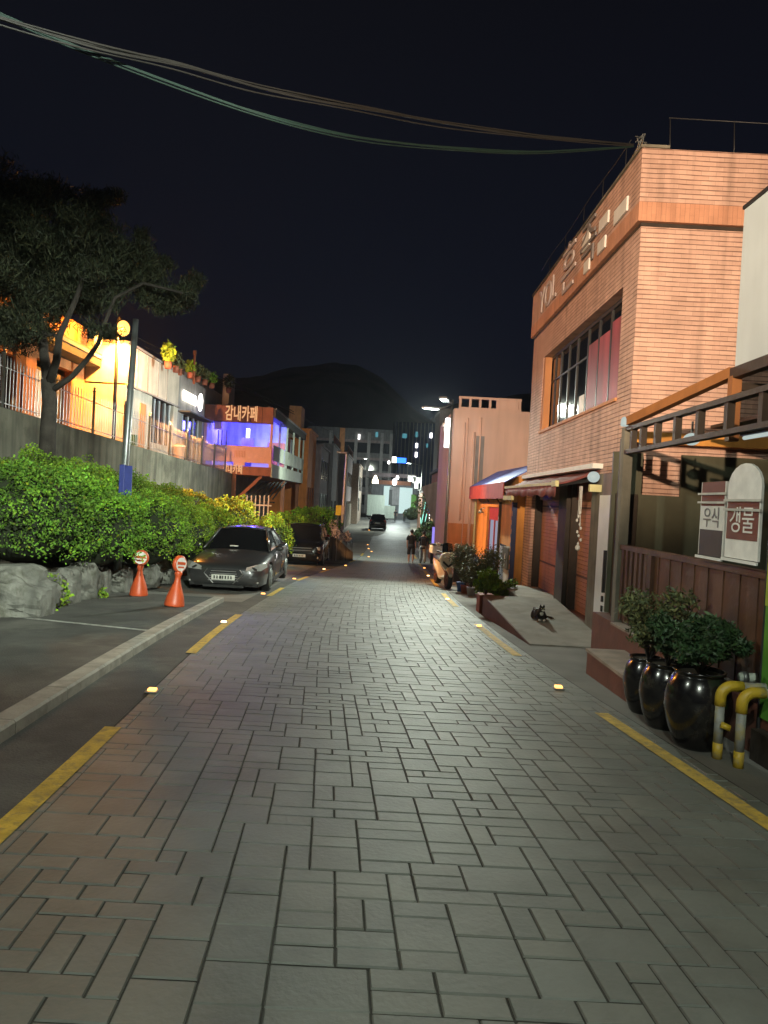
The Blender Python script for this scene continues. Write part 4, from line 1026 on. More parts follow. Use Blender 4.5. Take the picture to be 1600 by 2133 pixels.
# ------------------------------------------------------------------ pink building
t = thing('pink_building', 'tall blank salmon pink building whose side wall faces up the street', 'building', (5, 29, gz(29)))
PX, PY = 2.33, 25.5
mb = MB(); mb.box(PX, 9.5, PY, PY + .3, -2.0, 5.0); mb.box(PX, PX + .3, PY + .3, 32, -2.4, 5.0); mb.box(PX + .3, 9.5, 31.7, 32, -2.4, 5.0); mb.box(9.2, 9.5, PY + .3, 31.7, -2.4, 5); mb.box(PX + .3, 9.2, PY + .3, 31.7, 4.4, 4.6)
mb.build('wall', MT['pink'], t)
a = at(965, 845, PY); b2 = at(1085, 868, PY)
mb = MB(); mb.box(PX + .15, b2.x, PY - .02, PY + .2, 5.0, 5.06); mb.box(PX + .15, b2.x, PY - .02, PY + .2, 5.36, 5.44)
for x in np.linspace(PX + .2, b2.x - .05, 7): mb.box(x - .04, x + .04, PY, PY + .15, 5.06, 5.36)
mb.box((PX + b2.x) / 2 + .3, b2.x - .1, PY + .02, PY + .14, 5.06, 5.36)
mb.build('roof_parapet', MT['pink'], t)
for (u, vt, vb, r_) in ((969, 880, 1085, .03), (988, 900, 1160, .05), (1003, 870, 1012, .03), (976, 870, 1140, .02)):
    p, q = at(u, vt, PY - .07), at(u - 6, vb, PY - .07); MB().tube([(p.x, PY - .06, p.z), (p.x, PY - .06, q.z)], r_, 8).build('drain_pipe', MT['pink'], t, True)
p, q = at(992, 908, PY), at(1004, 1010, PY); MB().box(p.x, q.x, PY - .015, PY - .001, q.z, p.z).build('bare_strip', MT['grey_wall'], t, label='bare grey strip in the pink wall')
p, q = at(950, 1090, PY), at(985, 1160, PY); MB().box(PX - .01, q.x, PY - .012, PY - .001, -1.4, p.z).build('painted_base', MT['house_orange'], t, label='orange painted base')
MB().box(PX + .35, PX + .9, PY - .03, PY - .013, -.9, .1).build('hatch', MT['pillar'], t)
t = thing('wall_sign', 'blank glowing white upright sign on the corner of the pink building', 'sign', (2.2, 26.2, 3.2))
p, q = at(949, 872, 26.2), at(949, 932, 26.2); MB().box(2.10, 2.30, 26.1, 26.5, q.z, p.z).build('panel', MT['white_e'], t, bevel=.01); MB().box(2.295, 2.34, 26.2, 26.4, q.z + .2, p.z - .2).build('bracket', MT['dark_metal'], t)
t = thing('wall_horn', 'white fluted ornament reaching into the street from the pink building', 'ornament', (1.9, 27, 3.6))
for k, (u, v) in enumerate(((922, 885), (924, 895), (930, 905))): 
    p = at(u, v, 27); MB().tube([p, p + Vector((.22, 0, .02)), (2.34, 27, p.z)], [.09, .05, .03], 8).build('horn', MT['white_paint'], t, True)

# plants in front of the shop, planter
def small_pot(c, r, h, m_, label, plant, pl, ph, seed, mt='leaf_dry', kind='fine', n=500):
    z = gz(c[1]); t = thing('flower_pot', label, 'pot', (c[0], c[1], z), 0, 'flower pots in front of the shop')
    MB().lathe([(r * .75, 0), (r, h * .95), (r * 1.06, h * .95), (r * 1.06, h), (r * .9, h)], (c[0], c[1], z), 16).build('body', MT[m_], t, True)
    potted_plant((c[0], c[1], z + h * .9), kind, ph, pl, seed, mt, 'plants in front of the orange shop', n, .3 if ph > 1 else .5)
small_pot((at(960, 1232, 19.6).x, 19.6), .13, .26, 'pot_blue', 'blue flower pot beside the scooter', 1, 'dry olive shrub in the blue pot by the scooter', 1.02, 11, 'leaf_dry', n=900)
small_pot((at(981, 1238, 18.4).x, 18.4), .12, .22, 'pot_white', 'small white flower pot', 1, 'small yellow green plant in the white pot', .6, 12, 'leaf_dry', n=500)
small_pot((at(968, 1235, 19.0).x, 19.0), .12, .22, 'terracotta', 'dark red flower pot between blue and white pots', 1, 'thin olive plant in the dark red pot', .7, 13, 'leaf_dry', n=500)
z = gz(14.6); t = thing('planter_box', 'rusty red planter box at the far corner of the ramp', 'planter', (2.15, 14.6, z))
MB().box(2.02, 2.32, 14.3, 14.75, z, z + .38).build('box', MT['terracotta'], t, bevel=.01)
potted_plant((2.15, 14.5, z + .34), 'broad', .55, 'leafy bright green plant in the rusty planter', 14, 'leaf', 'plants in front of the orange shop', 700)
potted_plant((2.45, 15.6, gz(15.6)), 'broad', .55, 'low broad leaved plant behind the ramp', 15, 'leaf', 'plants in front of the orange shop', 700)
potted_plant((2.42, 16.6, gz(16.6)), 'fine', 1.25, 'tall thin leaved shrub in front of the red shop door', 16, 'leaf_dry', 'plants in front of the orange shop', 1100, .26)
potted_plant((2.75, 16.1, gz(16.1)), 'broad', .6, 'low glossy plant against the shop wall', 17, 'leaf', 'plants in front of the orange shop', 500)

# ------------------------------------------------------------------ cars
def bool_cut(o, cutter):
    md = o.modifiers.new('b', 'BOOLEAN'); md.object = cutter; md.operation = 'DIFFERENCE'; md.solver = 'EXACT'
    bpy.context.view_layer.update()
    me = bpy.data.meshes.new_from_object(o.evaluated_get(bpy.context.evaluated_depsgraph_get()))
    o.modifiers.clear(); o.data = me; bpy.data.objects.remove(cutter)

def car(label, loc, rz, spec, paint, group='cars parked along the left side'):
    L_, W, H, st, gh, wy, wr, nose = spec
    t = thing('parked_car', label, 'car', loc, rz, group)
    bl_ = lambda mb, n, m_, p=t, **k: mb.build(n, MT[m_], p, local=True, **k)
    secs = []
    for (y, hw, zb, zs, c) in st:
        h = [(hw * .85, zb), (hw * .965, zb + .06), (hw, zb + (zs - zb) * .45), (hw * .99, zs - .14), (hw * .94, zs - .045), (hw * .8, zs + c * .35), (hw * .45, zs + c * .85), (hw * .15, zs + c)]
        secs.append([(x, y, z) for x, z in h] + [(-x, y, z) for x, z in reversed(h)])
    mb = MB(); mb.loft(secs); body = bl_(mb, 'body', paint, smooth=True)
    cut = MB()
    for y in wy: cut.tube([(-W, y, wr), (-W / 2 + .26, y, wr)], wr + .055, 28); cut.tube([(W / 2 - .26, y, wr), (W, y, wr)], wr + .055, 28)
    c = MB(); c = cut.build('cutter', MT['rubber'], t, local=True); bpy.context.view_layer.update(); bool_cut(body, c)
    body.data.polygons.foreach_set('use_smooth', [True] * len(body.data.polygons))
    try: body.data.set_sharp_from_angle(angle=R(38))
    except Exception: pass
    (y0, z0, w0), (y1, z1, w1), (y2, z2, w2), (y3, z3, w3) = gh
    def grid(a, b, c_, d, bulge, n=6):
        vs_ = []
        for i in range(n + 1):
            for j in range(n + 1):
                f, g_ = i / n, j / n; p = Vector(a).lerp(Vector(b), f).lerp(Vector(d).lerp(Vector(c_), f), g_)
                p += Vector(bulge) * (4 * f * (1 - f)) * (1 - (2 * g_ - 1) ** 4 * .3); vs_.append(tuple(p))
        return vs_, [(i * (n + 1) + j, (i + 1) * (n + 1) + j, (i + 1) * (n + 1) + j + 1, i * (n + 1) + j + 1) for i in range(n) for j in range(n)]
    ws = MB(); ws.add(*grid((-w0, y0, z0), (w0, y0, z0), (w1, y1, z1), (-w1, y1, z1), (0, -.10, 0))); bl_(ws, 'windscreen', 'carglass', smooth=True, fixn=False)
    rw = MB(); rw.add(*grid((-w3, y3, z3), (w3, y3, z3), (w2, y2, z2), (-w2, y2, z2), (0, .06, 0))); bl_(rw, 'rear_window', 'carglass', smooth=True, fixn=False)
    for s in (-1, 1):
        sw = MB(); e_ = .012
        sw.add([(s * (w0 + .02), y0 + .12, z0), (s * (w1 + .03), y1 + .02, z1 - .03), (s * (w2 + .03), y2 - .02, z2 - .03), (s * (w3 + .02), y3 - .12, z3)], [(0, 1, 2, 3)])
        o = bl_(sw, 'side_window', 'carglass', fixn=False)
        for f in (.45,):
            yb = y0 + (y3 - y0) * f + .1; p = MB(); p.bar((s * (w0 + .03), yb, z0 - .02), (s * (w1 + .04), yb + .02, z1 - .03), .05, .02); bl_(p, 'door_pillar', 'plastic')
        for (a, b, r_) in (((s * w0, y0, z0), (s * w1, y1, z1), .032), ((s * w2, y2, z2), (s * w3, y3, z3), .04)):
            p = MB(); p.tube([a, b], r_, 8); bl_(p, 'roof_pillar', paint, smooth=True)
        mr_ = MB(); mr_.ball((s * (W / 2 + .07), y0 + .32, z0 + .06), .11, .06, .075, 12, 8); bl_(mr_, 'wing_mirror', paint, smooth=True)
        sm_ = MB()
        for yy in (y0 + .25, y0 + 1.32, y3 - .25): sm_.box(min(s * (W / 2 - .03), s * (W / 2 + .003)), max(s * (W / 2 - .03), s * (W / 2 + .003)), yy, yy + .012, .30, z0 - .1)
        sm_.box(min(s * (W / 2 - .03), s * (W / 2 + .006)), max(s * (W / 2 - .03), s * (W / 2 + .006)), wy[0] + .45, wy[1] - .45, .20, .27); bl_(sm_, 'door_seam', 'plastic')
        dh = MB(); dh.box(min(s * (W / 2 - .012), s * (W / 2 + .018)), max(s * (W / 2 - .012), s * (W / 2 + .018)), y0 + 1.0, y0 + 1.2, z0 - .17, z0 - .13); bl_(dh, 'door_handle', 'chrome')
    rf = MB(); vs_, fs = grid((-w1, y1 - .02, z1), (w1, y1 - .02, z1), (w2, y2 + .02, z2), (-w2, y2 + .02, z2), (0, 0, .07), 8); rf.add(vs_, fs); o = bl_(rf, 'roof', paint, smooth=True, fixn=False); so = o.modifiers.new('s', 'SOLIDIFY'); so.thickness = .03
    cb = MB(); q = .96
    cb.loft([[(-w0 * q, y0 + .08, z0 - .1), (w0 * q, y0 + .08, z0 - .1), (w3 * q, y3 - .08, z3 - .1), (-w3 * q, y3 - .08, z3 - .1)], [(-w1 * q, y1 + .06, z1 - .03), (w1 * q, y1 + .06, z1 - .03), (w2 * q, y2 - .06, z2 - .03), (-w2 * q, y2 - .06, z2 - .03)]]); bl_(cb, 'cabin', 'plastic')
    for y in wy:
        for s in (-1, 1):
            x = s * (W / 2 - .115); w_ = MB()
            pr = [(wr * .62, -.1), (wr * .95, -.105), (wr, -.06), (wr, .06), (wr * .95, .105), (wr * .62, .1)]
            w_.lathe(pr, (0, 0, 0), 28); w_.v = [(x + v[2], y + v[0], wr + v[1]) for v in w_.v]
            ty = bl_(w_, 'wheel', 'rubber', smooth=True)
            rm = MB()
            for k in range(5):
                a = 2 * math.pi * k / 5; xx = x + s * .105
                rm.bar((xx, y, wr), (xx, y + math.cos(a) * wr * .62, wr + math.sin(a) * wr * .62), .06, .03)
            rm.tube([(x + s * .08, y, wr), (x + s * .122, y, wr)], wr * .18, 12); n = 24
            ring = [(x + s * .108, y + math.cos(2 * math.pi * k / n) * wr * .64, wr + math.sin(2 * math.pi * k / n) * wr * .64) for k in range(n + 1)]
            rm.tube(ring, .018, 6, False); bl_(rm, 'rim', 'steel', ty)
    nose(t, bl_)
    return t

def nose_sedan(t, bl_):
    y = -2.47
    g_ = MB(); g_.prism([(-.36, .60), (.36, .60), (.43, .50), (.22, .28), (-.22, .28), (-.43, .50)], 'y', y, y + .10); gr = bl_(g_, 'grille', 'plastic')
    b = MB()
    for k in range(5): b.box(-.34 + k * .015, .34 - k * .015, y - .008, y, .34 + k * .052, .352 + k * .052)
    bl_(b, 'grille_bars', 'chrome', gr)
    b = MB(); b.tube([(-.36, y - .012, .60), (-.43, y - .012, .50), (-.22, y - .012, .28)], .012, 6); b.tube([(.36, y - .012, .60), (.43, y - .012, .50), (.22, y - .012, .28)], .012, 6); bl_(b, 'chrome_trim', 'chrome')
    b = MB(); b.box(-.26, .26, y - .03, y - .009, .36, .475); p = bl_(b, 'number_plate', 'plate')
    b = MB(); 
    for k, w_ in enumerate((.03, .03, .05, .03, .03, .03, .03)): b.box(-.21 + k * .062, -.21 + k * .062 + w_, y - .033, y - .030, .385, .455)
    bl_(b, 'plate_characters', 'plastic', p)
    for s in (-1, 1):
        h = MB(); h.add([(s * .50, -2.50, .57), (s * .82, -2.36, .585), (s * .925, -2.12, .655), (s * .90, -2.06, .735), (s * .74, -2.31, .725), (s * .50, -2.465, .655), (s * .48, -2.2, .60), (s * .8, -1.9, .64)],
                        [(0, 1, 4, 5), (1, 2, 3, 4), (0, 6, 7, 2, 1), (5, 4, 3, 7, 6), (0, 5, 6), (2, 7, 3)]); bl_(h, 'headlight', 'lens')
        f = MB(); f.box(min(s * .5, s * .78), max(s * .5, s * .78), -2.40, -2.30, .30, .335); bl_(f, 'lower_lamp', 'lens')
        m_ = MB(); m_.box(min(s * .48, s * .76), max(s * .48, s * .76), -2.405, -2.3, .22, .30); bl_(m_, 'air_intake', 'plastic')
    b = MB(); b.box(-.45, .45, -2.45, -2.3, .19, .25); bl_(b, 'air_intake', 'plastic')
    b = MB(); b.box(-.18, .02, -.98, -.80, .93, 1.03); bl_(b, 'dashboard_paper', 'sign_white')
    for s in (-1, 1):
        b = MB(); b.box(min(s * .5, s * .85), max(s * .5, s * .85), 2.38, 2.46, .66, .78); bl_(b, 'tail_light', 'red_lens')
def nose_van(t, bl_):
    y = -2.38
    b = MB(); b.box(-.55, .55, y - .01, y + .08, .62, .84); gr = bl_(b, 'grille', 'plastic')
    b = MB(); b.box(-.5, .5, y - .02, y - .011, .80, .82); b.box(-.5, .5, y - .02, y - .011, .70, .715); bl_(b, 'grille_bars', 'chrome', gr)
    b = MB(); b.box(-.26, .26, y - .03, y - .008, .43, .55); p = bl_(b, 'number_plate', 'plate')
    b = MB()
    for k in range(6): b.box(-.2 + k * .068, -.2 + k * .068 + .03, y - .033, y - .03, .455, .525)
    bl_(b, 'plate_characters', 'plastic', p)
    for s in (-1, 1):
        b = MB(); b.box(min(s * .6, s * .86), max(s * .6, s * .86), y + .02, y + .16, .72, .86); bl_(b, 'headlight', 'lens', bevel=.02)
        b = MB(); b.box(min(s * .6, s * .8), max(s * .6, s * .8), y + .02, y + .1, .38, .46); bl_(b, 'lower_lamp', 'lens')
        b = MB(); b.box(min(s * .66, s * .9), max(s * .66, s * .9), 2.28, 2.36, .85, 1.15); bl_(b, 'tail_light', 'red_lens')
    b = MB(); b.box(-.26, .26, 2.355, 2.375, .75, .87); bl_(b, 'number_plate', 'plate')
sed = [(-2.46, .60, .30, .58, .02), (-2.40, .76, .23, .66, .03), (-2.22, .87, .19, .72, .05), (-1.9, .915, .18, .78, .06), (-1.3, .93, .18, .86, .06), (-.9, .93, .18, .92, .05), (0, .93, .18, .95, .02), (1.2, .93, .18, .97, .02), (1.75, .925, .18, .99, .04), (2.15, .90, .2, .98, .04), (2.38, .84, .24, .92, .03), (2.46, .74, .34, .80, .02)]
van = [(-2.38, .72, .34, .86, .03), (-2.32, .84, .26, .93, .04), (-2.15, .92, .22, .99, .06), (-1.7, .95, .21, 1.05, .07), (-1.35, .955, .21, 1.10, .05), (0, .955, .21, 1.12, .02), (1.6, .955, .21, 1.13, .02), (2.15, .95, .22, 1.13, .02), (2.33, .90, .26, 1.08, .02), (2.37, .82, .40, .98, .02)]
SED = (4.92, 1.86, 1.46, sed, ((-1.02, .93, .80), (-.22, 1.40, .58), (.78, 1.42, .57), (1.72, .99, .74)), (-1.52, 1.42), .335, nose_sedan)
VAN = (4.75, 1.91, 1.78, van, ((-1.45, 1.10, .84), (-.70, 1.70, .66), (1.75, 1.72, .66), (2.28, 1.12, .80)), (-1.5, 1.45), .36, nose_van)
car('graphite saloon with a dark windscreen and orange glint, nearest of the parked cars', (-3.55, 18.3, gz(18.3) + .03), R(1.0), SED, 'car_dark')
v1 = car('tall black van parked behind the graphite saloon', (-3.42, 31.6, gz(31.6) + .03), R(0.5), VAN, 'car_black')
copy_tree(v1, (-.62, 80, gz(80) + .02), R(180), 'tiny black car parked far down the street below the glowing shop fronts')

# orange bottle shaped parking stands
def stand(x, y, rz, label):
    z = gz(y) + .087; t = thing('parking_stand', label, 'parking stand', (x, y, z), rz, 'orange bottle shaped parking stands')
    mb = MB(); t.rotation_euler = (0, R(7 if rz > R(20) else 1), rz); mb.lathe([(.165, 0), (.17, .02), (.165, .06), (.145, .16), (.105, .28), (.062, .40), (.048, .47), (.052, .52), (.068, .56), (.055, .60)], (0, 0, 0), 24); mb.build('base', MT['orange_plastic'], t, True, local=True)
    mb = MB(); mb.lathe([(.0, -.035), (.13, -.035), (.150, -.02), (.150, .02), (.13, .035), (.0, .035)], (0, 0, 0), 28); mb.v = [(v[0], v[2], v[1] + .72) for v in mb.v]; hd = mb.build('head', MT['orange_plastic'], t, True, local=True)
    mb = MB(); mb.lathe([(.0, -.002), (.118, -.002), (.118, .002), (0, .002)], (0, 0, 0), 24); mb.v = [(v[0], v[2] - .038, v[1] + .72) for v in mb.v]; mb.build('face_plate', MT['sign_white'], hd, local=True)
    mb = MB(); mb.box(-.095, .095, -.0435, -.0405, .71, .76); mb.box(-.07, .07, -.0435, -.0405, .655, .685); mb.build('printing', MT['orange_plastic'], hd, local=True)
p = at(294, 1240, 14.2); stand(at(296, 1238, 13.7).x, 13.5, R(5), 'upright orange stand with a round white face near the lamp post')
stand(at(362, 1275, 12.1).x, 12.1, R(62), 'orange stand turned sideways, nearer to the kerb')

# ------------------------------------------------------------------ left terrace houses
t = thing('orange_house', 'low orange terrace house with deep dark porch and jutting roof behind the railing', 'building', (-11, 19, 2.72))
HX = -10.3
mb = MB(); mb.box(HX - .25, HX, 9, 13.2, 2.72, 5.5); mb.box(HX - .25, HX, 13.2, 20, 2.72, 3.25); mb.box(HX - .25, HX, 20, 20.7, 2.72, 5.5); mb.box(HX - .25, HX, 20.7, 23.0, 2.72, 3.3); mb.box(HX - .25, HX, 23.0, 23.98, 2.72, 5.5); mb.box(HX - .25, HX, 13.2, 20, 5.0, 5.5); mb.box(HX - .25, HX, 20.7, 23, 5.2, 5.5)
mb.build('wall', MT['house_orange'], t)
MB().box(HX - .4, HX + .05, 9, 23.9, 6.0, 6.8).build('upper_wall', MT['house_orange'], t)
MB().box(-16, HX + .55, 8.8, 23.97, 5.55, 5.98).build('roof', MT['slate'], t)
MB().box(-16, HX + .6, 8.8, 23.95, 5.80, 5.90).build('gutter', MT['grey_wall'], t)
for (a, b) in ((13.3, 15.4), (15.6, 17.7), (17.9, 19.9), (20.8, 22.9)): 
    w = MB().box(HX - .22, HX - .18, a, b, 3.3, 5.0).build('window', MT['glass'], t); MB().box(HX - .17, HX - .15, a + .02, a + .08, 3.3, 5.0).build('frame', MT['grey_wall'], w)
MB().box(HX - .14, HX - .12, 20.9, 21.4, 3.4, 4.9).build('curtain', MT['curtain'], t)
for y in (16.5, 19.0): MB().box(HX + .2, HX + .34, y, y + .14, 2.72, 5.55).build('porch_post', MT['house_orange'], t)
p = atX(46, 755, -9.2); MB().box(-9.25, -9.22, p.y - .25, p.y + .25, p.z - .22, p.z + .22).build('paper_sign', MT['peach'], t)

t = thing('sodium_lamp', 'glaring orange sodium street lamp in front of the pale terrace house', 'street lamp', (-8.55, 22.15, 2.72), 0, 'sodium lamps')
LP = at(257, 684, 22.9)
MB().tube([(-8.95, 23.2, 2.72), (-8.95, 23.2, 7.0)], [.07, .05], 12).build('pole', MT['dark_metal'], t, True)
MB().tube([(-8.95, 23.2, 6.95), (-8.85, 23.05, 7.05), (LP.x, LP.y, LP.z + .14)], .025, 8).build('arm', MT['dark_metal'], t, True)
MB().ball(LP, .20, .20, .25, 16, 10).build('bulb', MT['sodium'], t, True)
light('sodium_light', 'POINT', LP + Vector((.0, -.30, -.12)), P_SOD, SOD, t, .2)
light('sodium_light', 'SPOT', LP + Vector((.1, .0, -.25)), 7000, (1, .46, .20), t, .15, (-6.6, 36, 1.8), 62, .5)
light('sodium_light', 'SPOT', LP + Vector((-.1, .32, -.20)), 4200, (1.0, .38, .06), t, .1, (-9.35, 24.2, 4.6), 120, .6)
light('sodium_light', 'SPOT', LP + Vector((.2, .0, -.2)), 11000, (1, .50, .20), t, .15, (3.6, 22.5, .0), 24, .6)
t = thing('sodium_lamp', 'second orange lamp glowing against the upper wall left of the first', 'street lamp', (-9.6, 23, 6.0), 0, 'sodium lamps')
q = at(205, 706, 23.2); MB().ball(q, .13, .13, .28, 14, 9).build('bulb', emis('amber_glow', (1, .50, .10), 9), t, True); MB().bar(q, (-9.75, 23.2, q.z + .1), .04).build('bracket', MT['dark_metal'], t)
light('sodium_light', 'POINT', q + Vector((.1, -.35, .0)), 120, SOD, t, .1)

t = thing('pale_house', 'pale rendered terrace house lit glaring yellow at its near corner', 'building', (-11, 27, 2.72))
mb = MB(); X0 = -8.9
mb.box(-14, X0, 24.0, 24.25, 2.72, 6.4); mb.box(X0 - .25, X0, 24.25, 30, 5.0, 6.4); mb.box(X0 - .25, X0, 24.25, 26.7, 2.72, 5.0); mb.box(X0 - .25, X0, 29.4, 30, 2.72, 5.0); mb.box(X0 - .25, X0, 26.7, 29.4, 2.72, 3.3)
mb.build('wall', MT['offwhite'], t)
MB().box(-14, X0 + .08, 24, 30.0, 5.0, 5.06).build('string_course', MT['grey_wall'], t)
MB().box(-14, X0 + .06, 23.95, 30.02, 6.40, 6.48).build('coping', MT['grey_wall'], t)
mb = MB()
for y in (25.0, 26.1, 27.3, 28.4): mb.box(X0, X0 + .012, y, y + .02, 5.08, 6.38)
mb.build('wall_joint', MT['grey_dark'], t)
w = MB().box(X0 - .2, X0 - .16, 26.7, 29.4, 3.3, 5.0).build('window', MT['glass'], t)
for y in (26.8, 27.3, 27.9, 28.6, 29.2): MB().box(X0 - .15, X0 - .1, y, y + .09, 3.3, 5.0).build('frame', MT['curtain'], w)
MB().box(X0 - .02, X0 + .03, 25.4, 26.0, 2.72, 4.6).build('door', MT['house_orange'], t)
MB().box(-8.86, -8.5, 23.99, 24.2, 3.0, 3.35).build('meter_box', MT['green_bin'], t)

t = thing('grey_house', 'pale grey terrace house with a glaring white lit sign and roof plants', 'building', (-11, 33, 2.72))
mb = MB(); mb.box(X0 - .27, X0 - .02, 30.02, 34.4, 4.9, 6.5); mb.box(X0 - .27, X0 - .02, 30.02, 30.6, 2.72, 4.9); mb.box(X0 - .27, X0 - .02, 34.1, 34.4, 2.72, 4.9); mb.box(-14, X0 - .27, 30.03, 30.2, 2.72, 6.5); mb.box(-14, X0 - .27, 34.2, 34.4, 2.72, 6.5); mb.box(-14, -10.0, 34.42, 46, 2.72, 7.3)
mb.build('wall', MT['grey_wall'], t)
mb = MB().box(-13.9, X0 - .3, 30.2, 34.2, 6.0, 6.2).build('roof', MT['slate'], t)
MB().box(X0 - .25, X0 - .2, 30.6, 34.2, 2.72, 4.9).build('window', MT['glass'], t)
MB().box(-9.99, -9.94, 34.6, 36.9, 2.9, 4.9).build('window', MT['blue_e'], t)
for y in (31.2, 32.1, 33.0, 33.8): MB().box(X0 - .19, X0 - .14, y, y + .12, 2.72, 4.9).build('door_leaf', MT['curtain'], t)
MB().box(X0 - .02, X0 + .5, 30.1, 34.4, 4.86, 4.92).build('canopy', MT['slate'], t)
p, q = atX(384, 812, X0 + .1), atX(409, 846, X0 + .1)
MB().box(X0 + .05, X0 + .1, p.y, q.y, q.z, p.z).build('lit_sign', MT['sign_e'], t)
light('sign_light', 'AREA', (X0 + .5, (p.y + q.y) / 2, (p.z + q.z) / 2), 60, (1, .95, .85), t, aim=(X0 + 5, (p.y + q.y) / 2, 4))
MB().ball((X0 + .2, q.y + .3, (p.z + q.z) / 2), .12, .12, .42, 10, 7).build('lit_tube', MT['white_e'], t, True)
p, q = atX(452, 800, X0 + .3), atX(464, 845, X0 + .3); MB().box(-9.99, -9.6, 42.5, 44.0, 6.0, 8.6).build('chimney', MT['offwhite'], t)
def roof_plant(u, v, y, h, label, seed, mt='leaf_dry', r=.3):
    p = at(u, v, y); t = thing('roof_plant', label, 'plant', (p.x, y, p.z), 0, 'plants along the terrace roofs')
    MB().lathe([(r * .5, 0), (r * .6, .25), (r * .5, .25)], (p.x, y, p.z), 12).build('pot', MT['terracotta'], t, True)
    mb = MB(); leaf_cloud(mb, (p.x, y, p.z + .25 + h / 2), (r, r, h / 2), int(500 * h), .09, seed, bot=-2, lump=.5, shell=(.2, 1.1)); mb.build('leaves', MT[mt], t, fixn=False)
for i, (u, v, y, h, r, lb) in enumerate([(350, 762, 26.5, .75, .25, 'tallest roof plant on the pale house lit orange'), (366, 770, 27.5, .55, .2, 'second roof plant on the pale house'), (375, 776, 28.2, .35, .15, 'smallest roof plant on the pale house'),
     (396, 782, 31, .55, .22, 'roof plant above the lit sign'), (412, 790, 32, .55, .24, 'roof plant right of the lit sign'), (427, 796, 33, .5, .24, 'roof plant in the middle of the grey roof'), (441, 803, 34, .5, .24, 'roof plant left of the chimney'), (476, 812, 36.5, .7, .25, 'roof plant right of the chimney')]):
    roof_plant(u, v + 6, y, h, lb, 60 + i, 'leaf_dry' if i % 3 else 'leaf', r)
t = thing('roof_pole', 'thin upright roof pole above the grey terrace house', 'pole', (at(405, 790, 31).x, 31, 6.4)); p = at(406, 735, 31); q = at(404, 800, 31)
MB().tube([q, p], .05, 6).build('shaft', MT['rust'], t); MB().obox(p, .12, .12, .2).build('cap', MT['rust'], t)
t = thing('wall_post', 'short pale post at the end of the old concrete wall', 'post', (at(398, 1010, 33).x, 33, 1.0)); p = at(397, 975, 33)
MB().box(p.x - .14, p.x + .14, 32.9, 33.2, .5, p.z).build('shaft', MT['offwhite'], t, bevel=.02); MB().box(p.x - .17, p.x + .17, 32.87, 33.23, p.z, p.z + .06).build('cap', MT['offwhite'], t)
t = thing('bin', 'pink plastic bin behind the railing below the pale house', 'bin', (-8.6, 29.6, 2.72)); MB().lathe([(.2, 0), (.25, .6), (.27, .6), (.27, .68), (.1, .74)], (-8.65, 29.6, 2.72), 14).build('body', MT['pink'], t, True); MB().tube([(-8.8, 29.4, 3.4), (-8.5, 29.4, 3.4)], .02, 6).build('handle', MT['plastic'], t)

# cafe on stilts
t = thing('cafe', 'cafe balcony on stilts with brown lettered fascia and blue lit room', 'building', (-8, 44, gz(44)))
cx0, cx1, cy0, cy1 = -9.56, -6.0, 37.0, 51.0
MB().box(cx0, cx1, cy0, cy1, 2.5, 2.95).build('floor_slab', MT['brown_panel'], t)
MB().box(cx1, cx1 + .05, cy0 + .05, cy1, 2.45, 3.15).build('side_fascia', MT['pale_panel'], t)
fs_ = MB()
for k in range(6): a = cx0 + k * .6 + .01; fs_.box(a, min(a + .575, cx1), cy0 - .08, cy0 - .03, 5.22, 6.05)
fs_.build('fascia', MT['brown_panel'], t)
MB().box(cx0, cx1, cy0 - .03, cy0 + .1, 5.2, 6.08).build('fascia_back', MT['dark_wood'], t)
text_mesh('cafe_letters', '감내카페', .86, (-7.64, cy0 - .10, 5.62), '-y', MT['peach_l'], t, .02, .54, .012)
text_mesh('cafe_letters', '감내카페', .55, (-7.97, cy0 - .10, 2.74), '-y', MT['peach_l'], t, .02, .52, .008)
fr = MB(); fr.box(cx0, cx1, cy0 - .04, cy0 + .02, 3.15, 4.0); fr.build('front_panel', MT['peach'], t)
MB().box(-7.95, -7.35, cy0 - .07, cy0 - .042, 2.98, 3.9).build('hanging_sign', MT['peach'], t)
mb = MB(); 
for k in range(7): mb.box(-7.9 + k * .08, -7.87 + k * .08, cy0 - .078, cy0 - .071, 3.4, 3.75)
mb.build('sign_strokes', MT['house_orange'], t)
for x in (cx0 + .06, cx1 - .06): MB().box(x - .06, x + .06, cy0 - .02, cy0 + .12, 2.95, 6.05).build('post', MT['peach'], t)
MB().box(cx0, cx1, cy0 + .1, cy1, 5.7, 5.95).build('ceiling', MT['white_paint'], t)
MB().box(cx0, cx0 + .1, cy0 + .3, cy1, 2.95, 5.7).build('inner_wall', MT['white_paint'], t)
MB().box(cx0 + .1, cx1, 42.0, 42.1, 2.95, 5.7).build('inner_wall', MT['curtain'], t)
MB().box(-7.0, -6.05, 41.9, 41.98, 2.95, 4.6).build('wood_counter', MT['house_orange'], t)
MB().box(-8.3, -7.6, 40.5, 40.6, 2.95, 4.7).build('screen', MT['grey_wall'], t)
MB().box(-8.0, -7.82, 40.2, 40.3, 4.7, 5.2).build('hanging_lamp', MT['white_e'], t)
MB().box(-9.3, -8.9, 38.0, 38.3, 4.9, 5.6).build('cloth', MT['pink'], t)
for x in (-9.2, -9.0, -8.75): MB().box(x, x + .06, 38.5, 38.56, 2.95, 4.9).build('window_bar', MT['grey_wall'], t)
MB().box(-9.3, -8.3, 38.0, 38.06, 2.96, 3.15).build('glow_strip', MT['purple_e'], t); MB().box(-7.1, -6.1, 37.4, 37.46, 2.96, 3.15).build('glow_strip', MT['purple_e'], t)
